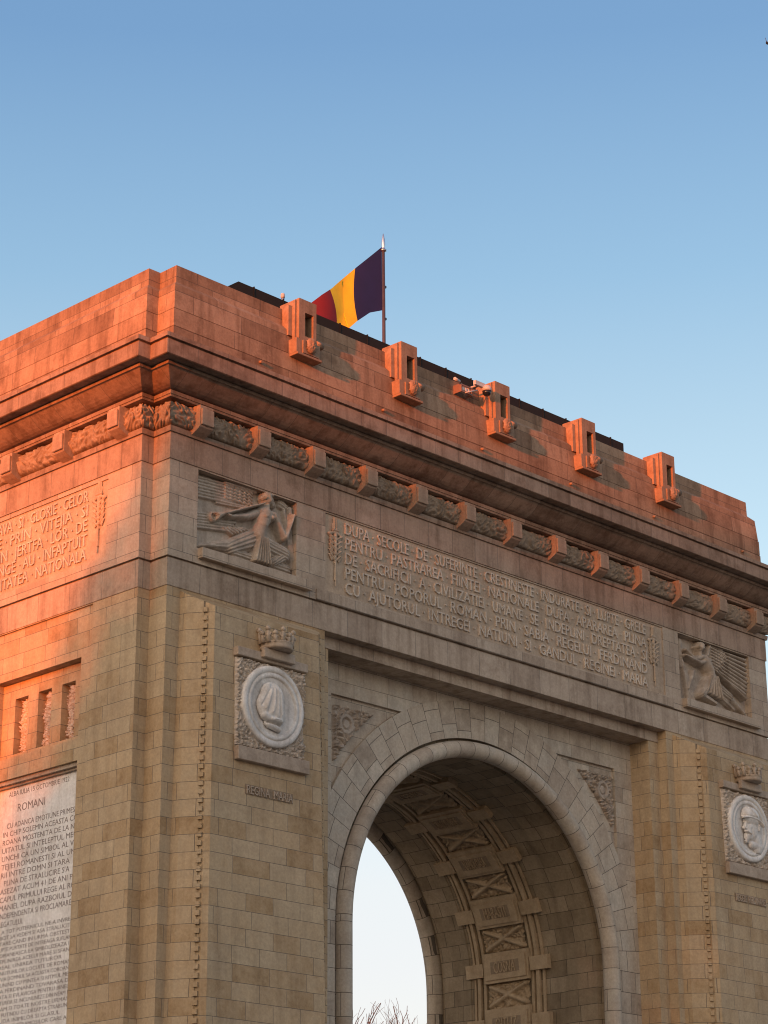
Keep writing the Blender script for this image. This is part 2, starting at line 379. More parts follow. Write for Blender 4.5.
# ------------------------------------------------------------------ setting
W = 9.10; L = 25.0; CC = 0.38; BB = 0.64; RY = 1.03
ZS = 12.04; CX = 12.5
def sheet(name, pts, z, mat):
    mb = MB(); mb.face([(x, y, z) for x, y in pts]); o = link(name, mb.mesh(name, mat)); return tag(o, kind='structure')
sheet('ground', [(-1500, -1500), (1500, -1500), (1500, 1500), (-1500, 1500)], 0.0, M['ground'])
circ = lambda r: [(CX+r*math.cos(2*math.pi*i/96), W/2+r*math.sin(2*math.pi*i/96)) for i in range(96)]
sheet('road', circ(70), 0.004, M['asphalt'])
mb = MB(); mb.prism(circ(34), -0.1, 0.13); tag(link('pavement', mb.mesh('pavement', M['paving'])), kind='structure')

# ------------------------------------------------------------------ the arch
arch = link('triumphal_arch', None, None, (CX, W/2, 0.13))
tag(arch, 'stone triumphal arch with carved reliefs and long inscriptions, its attic glowing orange in low sun', 'triumphal arch')

PLAN = [(0, 0), (L, 0), (L, BB), (L+CC, BB), (L+CC, W-BB), (L, W-BB), (L, W), (0, W), (0, W-BB), (-CC, W-BB), (-CC, BB), (0, BB)]
def mitres(plan):
    n = len(plan); out = []
    for i in range(n):
        p, a, b = Vector(plan[i]), Vector(plan[i-1]), Vector(plan[(i+1) % n])
        d1, d2 = (p-a).normalized(), (b-p).normalized(); n1, n2 = Vector((d1.y, -d1.x)), Vector((d2.y, -d2.x))
        m = n1+n2; m = m/m.dot(n1); out.append(m)
    return out
MIT = mitres(PLAN)
def off(o): return [(p[0]+o*m.x, p[1]+o*m.y) for p, m in zip(PLAN, MIT)]
def sweep(mb, prof, close_top=False, close_bot=False, sm=False):
    n = len(PLAN)
    for (o0, z0), (o1, z1) in zip(prof, prof[1:]):
        A, B = off(o0), off(o1)
        for i in range(n):
            j = (i+1) % n; ax = 0 if abs(PLAN[j][0]-PLAN[i][0]) > abs(PLAN[j][1]-PLAN[i][1]) else 1
            sh = 0 if ax == 0 else 0.31
            flat = abs(z1-z0) < 0.5*abs(o1-o0)
            v0, v1 = (z0, z1) if not flat else (z0, z0+abs(o1-o0)*(1 if z1 >= z0 else -1))
            mb.face([(*A[i], z0), (*A[j], z0), (*B[j], z1), (*B[i], z1)], [(A[i][ax]+sh, v0), (A[j][ax]+sh, v0), (B[j][ax]+sh, v1), (B[i][ax]+sh, v1)], sm)
    if close_top: mb.face([(*p, prof[-1][1]) for p in off(prof[-1][0])])
    if close_bot: mb.face([(*p, prof[0][1]) for p in off(prof[0][0])][::-1])
    return mb

def holed(mb, u0, u1, v0, v1, holes, pt):
    us = sorted({u0, u1, *[h[0] for h in holes], *[h[1] for h in holes]}); vs = sorted({v0, v1, *[h[2] for h in holes], *[h[3] for h in holes]})
    for a, b in zip(us, us[1:]):
        for c, d in zip(vs, vs[1:]):
            if any(h[0] <= a and b <= h[1] and h[2] <= c and d <= h[3] for h in holes): continue
            mb.face([pt(a, c), pt(b, c), pt(b, d), pt(a, d)])
def recess(mb, h, pt, d, back=True, jambs=True):
    """pt(u, v, depth) where depth is inward"""
    u0, u1, v0, v1 = h
    for (a, b) in (((u0, v0), (u1, v0)), ((u1, v0), (u1, v1)), ((u1, v1), (u0, v1)), ((u0, v1), (u0, v0))):
        mb.face([pt(*a, 0), pt(*b, 0), pt(*b, d), pt(*a, d)])
    if back: mb.face([pt(u0, v0, d), pt(u1, v0, d), pt(u1, v1, d), pt(u0, v1, d)])

# --- lower walls: two side masses, the outer side faces with their recesses
def side_face(mb, sgn):
    """the projecting middle of a side wall; sgn -1 = left (x = -CC)"""
    X = -CC if sgn < 0 else L+CC
    P = lambda y, z, d=0.0: (X-sgn*d, y, z)
    if sgn < 0: pt = lambda u, v, d=0.0: P(W-u, v, d)
    else: pt = lambda u, v, d=0.0: P(u, v, d)
    c0, c1 = 2.36, W-2.36
    holed(mb, BB, W-BB, 0.13, 19.22, [(c0, c1, 0.13, 19.20)], lambda u, v: pt(u, v))
    # centre field set 5 cm back
    f = lambda u, v, d=0.0: pt(u, v, d+0.05)
    rec_w, rec_p = (2.8, W-2.8, 15.85, 17.92), (2.8, W-2.8, 6.0, 15.30)
    holed(mb, c0, c1, 0.13, 19.20, [rec_w, rec_p], f)
    for a, b in (((c0, 0.13), (c0, 19.2)), ((c1, 19.2), (c1, 0.13)), ((c0, 19.2), (c1, 19.2))):
        mb.face([pt(*a, 0), pt(*a, 0.05), pt(*b, 0.05), pt(*b, 0)])
    recess(mb, rec_w, f, 0.26, back=False); recess(mb, rec_p, f, 0.30)
    wins = [(W/2-0.27+k*0.96, W/2+0.27+k*0.96, 16.02, 17.48) for k in (-1, 0, 1)]
    g = lambda u, v, d=0.0: f(u, v, d+0.26)
    holed(mb, rec_w[0], rec_w[1], rec_w[2], rec_w[3], wins, g)
    for h in wins: recess(mb, h, g, 0.28)
    return wins
for sgn in (-1, 1):
    mb = MB()
    X = lambda x: x if sgn < 0 else L-x
    pl = [(0, 0), (5.35, 0), (5.35, .33), (5.8, .33), (5.8, RY), (5.8, W-RY), (5.8, W-.33), (5.35, W-.33), (5.35, W), (0, W), (0, W-BB)]
    tail = [(-CC, W-BB), (-CC, BB), (0, BB)]
    full = pl+tail
    n = len(full)
    for i in range(n):
        if i == len(pl): continue                      # the projecting side face is built with its recesses
        p, q = full[i], full[(i+1) % n]; p, q = (X(p[0]), p[1]), (X(q[0]), q[1])
        if sgn > 0: p, q = q, p
        mb.face([(*p, 0.13), (*q, 0.13), (*q, 19.22), (*p, 19.22)])
    wins = side_face(mb, sgn)
    part('side_wall', mb, M['ashlar'], arch)
    if sgn < 0: left_wins = wins

# --- upper walls
UPP = 0.05
mb = MB(); sweep(mb, [(0.0, 19.22), (0.02, 19.23), (0.02, 19.93), (-0.03, 19.94), (-0.03, 19.975), (UPP, 19.98)], close_bot=True)
part('belt_course', mb, M['band'], arch)
# relief storey: front face has recesses for two figure panels and the inscription
mb = MB()
REL = [(0.88, 4.27, 20.38, 22.46), (20.44, 24.12, 20.38, 22.46)]
INS = (5.32, L-5.32, 20.31, 22.46)
for i in range(len(PLAN)):
    A = off(UPP); p, q = A[i], A[(i+1) % len(PLAN)]
    if i == 0:
        pt = lambda u, v, d=0.0: (u, -UPP+d, v)
        holed(mb, p[0], q[0], 19.98, 22.5, REL+[INS], lambda u, v: pt(u, v))
        for h in REL: recess(mb, h, pt, 0.25)
        recess(mb, INS, pt, 0.035, back=False)
    elif i == 9:
        ptl = lambda u, v, d=0.0: (-CC-UPP+d, u, v)
        INL = (1.87, W-1.87, 20.31, 22.38)
        holed(mb, q[1], p[1], 19.98, 22.5, [INL], lambda u, v: ptl(u, v)); mb_flip = True
        recess(mb, INL, ptl, 0.035, back=False)
    else: mb.face([(*p, 19.98), (*q, 19.98), (*q, 22.5), (*p, 22.5)])
part('upper_wall', mb, M['wall'], arch)
mb = MB(); mb.box(4.98, L-4.98, -UPP-0.03, -UPP, 19.985, 20.26); part('sill_course', mb, M['band'], arch)
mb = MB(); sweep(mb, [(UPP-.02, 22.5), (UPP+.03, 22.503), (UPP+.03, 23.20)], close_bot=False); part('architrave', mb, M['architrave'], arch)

# --- inscription panels with raised letters
fr_front = lambda u, v, d: (u, -UPP+0.035-d, v)
mb = MB(); pt = lambda u, v: (u, -UPP+0.035, v); holed(mb, INS[0], INS[1], INS[2], INS[3], [], pt)
ip = part('inscription_panel', mb, M['panel'], arch)
def dots(t): return t.replace(' ', ' \u00b7 ')
FL = ['DUPA SECOLE DE SUFERINTE CRESTINESTE INDURATE SI LUPTE GRELE', 'PENTRU PASTRAREA FIINTEI NATIONALE DUPA APARAREA PLINA',
      'DE SACRIFICII A CIVILIZATIEI UMANE SE INDEPLINI DREPTATEA SI', 'PENTRU POPORUL ROMAN PRIN SABIA REGELUI FERDINAND', 'CU AJUTORUL INTREGEI NATIUNI SI GANDUL REGINEI MARIA']
lines = [(dots(t), 6.05, 18.83, 22.04-0.413*k, 0.315) for k, t in enumerate(FL)]
for l_ in lines: link('lettering', text_mesh('lettering', [l_], M['carved_pale'], fr_front, 0.05), ip, (0, 0, 0))
def torch(cx, fr, parent, res=0.014):
    R = Relief(cx-0.34, cx+0.34, 20.42, 22.42, res)
    R.cap((cx, 20.5), (cx, 21.5), .03, .06, .07).cap((cx-.09, 22.05), (cx+.09, 22.05), .05, .05, .09)
    R.cap((cx, 22.12), (cx, 22.34), .11, .10, .08, rib=3, ribamp=.03)
    for s_ in (-1, 1):
        R.cap((cx, 22.0), (cx+s_*.24, 21.92), .05, .05, .07)
        for k in range(5):
            z = 21.9-k*.14; R.cap((cx+s_*.04, z-.1), (cx+s_*(.24-.015*k), z+.02), .045, .03, .085)
            R.cap((cx+s_*.22, z), (cx+s_*.13, z-.12), .03, .05, .06)
    R.cap((cx, 21.4), (cx, 21.95), .06, .07, .09)
    b = MB(); R.build(b, lambda u, v, h: fr(u, v, h-0.004), mask=R.H > 0.0005); part('torch_ornament', b, M['panel'], parent)
for cx in (5.68, L-5.80): torch(cx, fr_front, ip)
fr_left = lambda u, v, d: (-CC-UPP+0.035-d, W-u, v)       # u runs left to right as seen: u = W - y
mb = MB(); holed(mb, INL[0], INL[1], INL[2], INL[3], [], lambda u, v: (-CC-UPP+0.035, u, v))
ip2 = part('inscription_panel', mb, M['panel'], arch)
SL = ['SLAVA SI GLORIE CELOR', 'CE PRIN VITEJIA SI', 'PRIN JERTFA LOR DE', 'SANGE AU INFAPTUIT', 'UNITATEA NATIONALA']
lines = [(dots(t), W-6.75, W-2.66, 21.985-0.392*k, 0.30) for k, t in enumerate(SL)]
for l_ in lines: link('lettering', text_mesh('lettering', [l_], M['carved_pale'], fr_left, 0.045), ip2, (0, 0, 0))
for cx in (W-2.22, 2.22): torch(cx, fr_left, ip2)

# --- frieze, cornice
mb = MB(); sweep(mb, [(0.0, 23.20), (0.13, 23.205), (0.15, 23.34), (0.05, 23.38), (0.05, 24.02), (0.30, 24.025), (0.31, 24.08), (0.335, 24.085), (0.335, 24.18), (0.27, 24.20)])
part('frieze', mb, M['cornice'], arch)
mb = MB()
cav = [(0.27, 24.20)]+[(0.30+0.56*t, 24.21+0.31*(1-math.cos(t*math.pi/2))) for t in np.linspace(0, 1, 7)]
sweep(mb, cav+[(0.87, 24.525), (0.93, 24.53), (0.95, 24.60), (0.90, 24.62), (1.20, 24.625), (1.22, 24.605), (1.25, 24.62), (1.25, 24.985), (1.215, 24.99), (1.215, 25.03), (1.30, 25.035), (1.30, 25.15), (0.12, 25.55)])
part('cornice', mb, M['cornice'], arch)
# foliage carving between the modillions
PX, PY, PZ = np.array(PLAN, float), None, None
def frieze_strip(i, res=0.022):
    j = (i+1) % len(PLAN); a, b = np.array(PLAN[i], float), np.array(PLAN[j], float); ln = np.hypot(*(b-a)); ma, m2 = np.array(MIT[i]), np.array(MIT[j])
    n = max(3, int(ln/res)); z = np.linspace(23.385, 24.015, 30); s = np.linspace(0, 1, n)
    Sg, Z = np.meshgrid(s, z, indexing='ij'); u = Sg*ln+a[0]+a[1]
    t = (Z-23.385)/0.63; basef = 0.055+0.21*np.sqrt(np.clip(1-(2*t-0.95)**2, 0, 1))
    H = basef+0.125*blur(foliage_height(u*1.0+3.7*i, Z*1.0, 3.5), 1)-0.045
    H = np.where((t < .001) | (t > .999), 0.05, H)
    pa = a[None, None, :]+H[..., None]*ma; pb = b[None, None, :]+H[..., None]*m2
    P = pa*(1-Sg[..., None])+pb*Sg[..., None]; P3 = np.dstack([P, Z])
    mb = MB(); mb.grid(P3, np.dstack([u, Z])); part('frieze_foliage', mb, M['foliage'], arch)
for i in (0, 8, 9, 10, 11): frieze_strip(i)
frieze_strip(1)
# modillions: one block with its raised face, then copies
mb = MB()
prof = [(0.04, 23.22), (0.30, 23.33), (0.44, 23.41), (0.46, 23.44), (0.46, 23.99), (0.04, 24.015)]
for a, b in zip(prof, prof[1:]): mb.face([(-.215, -a[0], a[1]-23.2), (.215, -a[0], a[1]-23.2), (.215, -b[0], b[1]-23.2), (-.215, -b[0], b[1]-23.2)])
mb.face([(-.215, -o, z-23.2) for o, z in prof]); mb.face([(.215, -o, z-23.2) for o, z in prof][::-1])
mod_me = mb.mesh('modillion', M['block'])
mb = MB(); mb.box(-.20, .20, -.525, -.46, .26, .69, .012); face_me = mb.mesh('raised_face', M['block'])
def modillion(x, y, rz):
    o = link('modillion', mod_me, arch, (x, y, 23.2)); o.rotation_euler.z = rz
    c = bpy.data.objects.new('raised_face', face_me); COL.objects.link(c); c.parent = o
for k in range(13): modillion(0.76+1.957*k, 0, 0)
for k in range(4): modillion(-CC, 1.245+2.205*k, -math.pi/2)
for k in range(4): modillion(L+CC, 1.245+2.205*k, math.pi/2)

# --- attic
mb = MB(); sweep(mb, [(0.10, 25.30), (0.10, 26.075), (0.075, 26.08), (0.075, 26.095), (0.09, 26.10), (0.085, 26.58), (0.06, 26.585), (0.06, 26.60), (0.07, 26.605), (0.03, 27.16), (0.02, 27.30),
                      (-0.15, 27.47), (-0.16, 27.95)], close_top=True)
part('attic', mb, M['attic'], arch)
ZT = 27.95
# --- lantern-like consoles on the attic front
def console(x):
    o = arch; z0 = 26.5
    def lb(*a, **k): b.box(*a, **k)
    b = MB(); loc = (x, 0, z0)
    # core with a slot: left cheek, right cheek, sill, head, back
    Y0, Y1 = -.30, .45
    b.box(0, .22, Y0, Y1, .50, 1.70); b.box(.53, .64, Y0, Y1, .50, 1.70); b.box(.22, .53, Y0, Y1, 1.33, 1.70)
    b.box(.22, .53, Y0, Y1, .50, .64); b.box(.22, .53, -.02, Y1, .64, 1.33)
    b.box(-.19, -.002, -.09, Y1, .62, 1.50); b.box(.642, .84, -.09, Y1, .56, 1.50)
    b.box(-.19, -.002, .06, Y1, .30, .62); b.box(-.06, -.002, -.20, -.092, .50, 1.66)
    con = part('console', b, M['console'], arch, loc)
    q = MB(); q.box(-.13, .75, -.34, .2, .07, .498, .01); q.box(-.14, .77, -.40, .2, .0, .068, .01); q.box(.08, .66, -.39, -.341, .09, .46)
    link('bracket', q.mesh('bracket', M['console']), con, world_loc(con))
    R = Relief(.12, .56, .10, .62, .02); R.cap((.34, .30), (.34, .38), .2, .2, .2)
    R.H = np.where(R.H > 0, R.H*(.8+.25*foliage_height(R.U*2+x, R.V*2, 4)), 0)
    s_ = MB(); R.build(s_, lambda u, v, h: (u, -.385-h*.9, v), mask=R.H > 0)
    s_.tube((.66, -.25, .55), (.90, -.25, .55), .10, .10, 10); s_.tube((.90, -.25, .55), (.93, -.25, .55), .10, .06, 10)
    link('carved_boss', s_.mesh('carved_boss', M['console']), con, world_loc(con))
for x in (4.07, 8.0, 11.925, 15.85, 19.77): console(x)
for x in (2.86, 7.44, 11.5, 15.44, 19.45, 24.08):
    b = MB(); b.tube((x, -.08, 26.0), (x, -.20, 25.975), .042, .04, 8); part('drain_spout', b, M['console'], arch)
# --- dark sheet roof standing behind the attic wall
b = MB(); b.box(4.3, 20.7, 2.3, W-2.3, ZT-.02, 29.18); ro = part('roof', b, M['roof'], arch)
b = MB()
e = [(3.70, 29.20), (3.70, 29.26), (4.03, 29.50), (20.95, 29.50), (20.95, 29.20)]
b.face([(x, 2.1, z) for x, z in e[::-1]][::-1][::-1]); b.face([(x, W-2.1, z) for x, z in e])
for (x0, z0), (x1, z1) in zip(e, e[1:]+e[:1]): b.face([(x0, 2.1, z0), (x1, 2.1, z1), (x1, W-2.1, z1), (x0, W-2.1, z0)])
link('eaves', b.mesh('eaves', M['roof']), ro, (0, 0, 0))

b = MB()
for k in range(15): b.box(4.6+1.12*k, 4.63+1.12*k, 2.085, W-2.085, 29.21, 29.535)
link('roof_seams', b.mesh('roof_seams', M['roof']), ro, (0, 0, 0))
# --- front piers (battered buttresses with splayed cheeks)
def pier(sgn):
    def plan(z):
        k = 0.015*(19-z); wo = .44-.0175*(18.75-z); wi = 5.02+.010*(18.75-z); P = -.754-k
        o, i_ = .906-k, 4.385+k
        fr = [(0, 0), (.09, .27), (.64, .74), (.66, .70), (.78, .80), (.80, .87), (1, 1)]
        left = [(wo+(o-wo)*a, P*c) for a, c in fr]; right = [(wi+(i_-wi)*a, P*c) for a, c in fr][::-1]
        return left+right
    b = MB(); zz = [0.13]+list(np.arange(2, 18.5, 1.5))+[18.72]
    def row(z, top=False):
        return [((x if sgn < 0 else L-x), y, (z if not top else 18.72+.44*(1-min(1, -y/.76)))) for x, y in plan(min(z, 18.72))]
    rows = [row(z) for z in zz[:-1]]+[row(18.72, True)]
    def quad(p, q, r, s_):
        pts = [p, q, r, s_]
        if sgn > 0: pts = pts[::-1]
        # course lines run level round the pier; u measured along the face
        b.face(pts)
    for A, B in zip(rows, rows[1:]):
        for k in range(len(A)-1): quad(A[k], A[k+1], B[k+1], B[k])
    T = rows[-1]; n = len(T)
    for k in range(n//2-1):
        quad(T[k], T[n-1-k-0] if False else T[n-1-k], T[n-2-k], T[k+1]) if False else quad(T[k], T[k+1], T[n-2-k], T[n-1-k])
    pr = part('pier', b, M['ashlar'], arch)
    # bead moulding in the grooves: one strip of alternating blocks and gaps
    for (ia, ib) in ((3, 4), (len(T)-5, len(T)-4)):
        b = MB(); z = 4.0; lv = []
        while z < 18.60:
            lv += [(z, 0), (z+.004, 1), (z+.12, 1), (z+.124, 0)]; z += .205
        def sec(z, hi):
            A = row(z); p, q = Vector(A[ia]), Vector(A[ib]); c = (p+q)/2; d = (q-p).normalized(); nrm = Vector((d.y, -d.x, 0))*(1 if sgn < 0 else -1)
            w_ = .06; h = .055 if hi else -.002
            return [c-d*w_-nrm*.03, c-d*w_*.9+nrm*h, c+d*w_*.9+nrm*h, c+d*w_-nrm*.03]
        rs = [sec(*l) for l in lv]
        for A, B in zip(rs, rs[1:]):
            for m_ in range(3): quad(A[m_], A[m_+1], B[m_+1], B[m_])
        link('bead_moulding', b.mesh('bead_moulding', M['ashlar']), pr, (0, 0, 0))
    return pr
PF = lambda z: -.754-.015*(19-z)                    # front plane of a pier at height z
MED_L, MED_R = 2.69, L-2.69
piers = [pier(-1), pier(1)]

# --- round marble portraits, their carved square grounds, sills and crowns
def medallion(cx, kind):
    zc = 16.49; y = PF(zc)
    fr = lambda u, v, h: (u, y+0.015*(zc-v)*-1*-1*0-h, v)
    # carved square ground
    R = Relief(cx-1.14, cx+1.14, 15.35, 17.57, .022)
    R.H = .006+.14*foliage_height(R.U, R.V, 5.5); d = np.hypot(R.U-cx, R.V-zc); R.H = np.where(d < .98, 0.0, R.H)
    R.H[0, :] = R.H[-1, :] = -.03; R.H[:, 0] = R.H[:, -1] = -.06
    b = MB(); R.build(b, fr); gr = part('medallion_ground', b, M['carved_pale'], arch)
    b = MB(); b.box(cx-1.14, cx+1.22, PF(15.2)-.16, PF(15.2)+.2, 15.0, 15.335, .012)
    part('sill', b, M['trim'], arch)
    b = MB(); b.box(cx-1.18, cx+1.18, PF(17.7)-.17, PF(17.7)+.2, 17.585, 17.80, .012); b.box(cx-.42, cx+.62, PF(17.7)-.30, PF(17.7)-.165, 17.66, 17.90, .015)
    part('shelf', b, M['trim'], arch)
    # disc with rim mouldings
    b = MB(); prof = [(1.02, .03), (1.02, -.16), (.99, -.19), (.87, -.20), (.86, -.165), (.845, -.165), (.84, -.19), (.735, -.185), (.73, -.155), (.71, -.15), (0, -.145)]
    b.lathe((cx, y, zc), prof, 64, 'Y'); disc = part('medallion', b, M['marble'], arch)
    # portrait
    R = Relief(cx-.70, cx+.70, zc-.72, zc+.72, .0125); c = lambda a, e: (cx+a, zc+e)
    if kind == 'veil':      # veiled head: a hood falling in folds, drawn together under the chin
        R.cap(c(-.08, .20), c(-.12, -.02), .40, .46, .24, .25).cap(c(-.12, -.02), c(.0, -.18), .45, .36, .25, .22)
        R.cap(c(.12, .25), c(.20, -.15), .20, .14, .16, .13)
        for (x0, z0, x1, z1, r_, am) in ((-.16, .50, -.46, -.05, .030, -.045), (-.10, .54, -.30, -.22, .028, -.05), (-.04, .52, -.10, -.30, .030, -.05), (.04, .50, .08, -.30, .028, -.045), (.12, .46, .22, -.18, .028, -.035),
                                         (-.20, .40, -.38, -.12, .04, .03), (-.06, .40, -.18, -.20, .04, .035), (.0, .42, .0, -.24, .04, .03), (.08, .36, .15, -.2, .04, .03)):
            R.ridge(c(x0, z0), c(x1, z1), r_, am)
        R.cap(c(-.36, -.28), c(-.16, -.36), .13, .12, .20).cap(c(-.16, -.36), c(.16, -.36), .12, .09, .23, .20)
        R.cap(c(-.20, -.46), c(.14, -.56), .13, .09, .16, .14)
        R.ridge(c(-.26, -.44), c(.18, -.45), .028, -.12); R.ridge(c(-.10, -.36), c(.14, -.33), .02, .03)
        for k in range(8): R.cap(c(.50-.012*(k-4)**2, .32-.09*k), c(.53-.012*(k-4)**2, .32-.09*k), .022, .022, .018)
    else:                    # bearded head in a broad helmet, facing left
        R.cap(c(.30, -.30), c(.34, -.52), .24, .26, .14).cap(c(-.02, -.50), c(.42, -.52), .13, .14, .15)           # neck, shoulders
        R.cap(c(.10, .06), c(.06, -.10), .36, .33, .17).cap(c(-.08, .02), c(-.12, -.16), .26, .22, .18)              # head
        R.cap(c(-.16, -.22), c(-.24, -.42), .19, .09, .19, .15).cap(c(-.02, -.26), c(.14, -.18), .15, .14, .17)      # beard, jaw
        R.cap(c(-.30, .12), c(-.37, -.04), .045, .06, .17).cap(c(-.30, -.05), c(-.36, -.06), .05, .05, .17)          # nose
        R.cap(c(-.32, -.14), c(-.10, -.20), .05, .04, .215)                                                            # moustache
        R.cap(c(.36, .10), c(.35, -.02), .075, .05, .20)                                                               # ear
        R.ridge(c(-.26, .10), c(-.12, .11), .035, -.05).ridge(c(-.23, .085), c(-.16, .085), .018, .035).ridge(c(-.28, .15), c(-.08, .17), .025, .03)
        R.ridge(c(-.28, -.205), c(-.16, -.22), .014, -.05).ridge(c(.35, .08), c(.35, .0), .025, -.04).ridge(c(-.06, -.06), c(.02, -.30), .05, -.03)
        for k in range(4): R.ridge(c(-.08-.05*k, -.24), c(-.20-.02*k, -.44), .012, -.03)
        R.cap(c(-.12, .36), c(.14, .34), .30, .33, .25, .24)                                                           # helmet bowl
        R.path([c(-.50, .24), c(-.20, .30), c(.14, .29), c(.40, .20), c(.52, .10)], [.035, .05, .055, .05, .035], .275)  # brim
        R.ridge(c(-.20, .62), c(.16, .36), .05, .05).ridge(c(-.40, .34), c(.40, .30), .025, -.03)
    b = MB(); _m = R.H > 0; R.build(b, lambda u, v, h: (u, y-.142-h*.9, v), .003, mask=_m, soft=1)
    pr_ = part('portrait', b, M['marble'], disc) if False else link('portrait', b.mesh('portrait', M['marble']), disc, (0, 0, 0))
    # crown on the shelf: a real ring of spikes standing clear of the wall
    b = MB(); cy = PF(18.1)-.20; zb = 17.90
    b.lathe((cx+.06, cy, zb), [(0, 0), (.40, 0), (.43, .05), (.40, .10), (.43, .15), (.44, .17), (.40, .17), (0, .15)], 24)
    for k in range(14):
        a = 2*math.pi*k/14; rr = .42; px, py = cx+.06+rr*math.cos(a), cy+rr*.75*math.sin(a)
        if py > PF(18.1)+.03: continue
        hh = .40 if k % 2 == 0 else .26; o = 1.14
        qx, qy = cx+.06+rr*o*math.cos(a), cy+rr*.75*o*math.sin(a)
        b.tube((px, py, zb+.14), (qx, qy, zb+.16+hh*.7), .075, .035, 6); b.lathe((qx, qy, zb+.16+hh*.78), [(0, -.07), (.075, -.02), (.05, .05), (0, .09)], 8)
        for s_ in (-1, 1):
            a2 = a+s_*.16; b.tube((px, py, zb+.24), (cx+.06+rr*1.08*math.cos(a2), cy+rr*.8*math.sin(a2), zb+.14+hh*.62), .03, .045, 5)
    part('crown', b, M['trim'], arch)
    # name tablet
    zt = 14.34; yy = PF(zt)
    b = MB(); b.box(cx-.78, cx+.79, yy-.012, yy+.05, 14.215, 14.465)
    nm = part('name_tablet', b, M['dark_carve'], arch)
    tx = 'REGINA  MARIA' if kind == 'veil' else 'REGELE  FERDINAND'
    link('lettering', text_mesh('lettering', [(tx, cx-.74, cx+.76, 14.235, .205)], M['trim'], lambda u, v, d: (u, yy-.012-d, v), .03), nm, (0, 0, 0))
medallion(MED_L, 'veil'); medallion(MED_R, 'helmet')

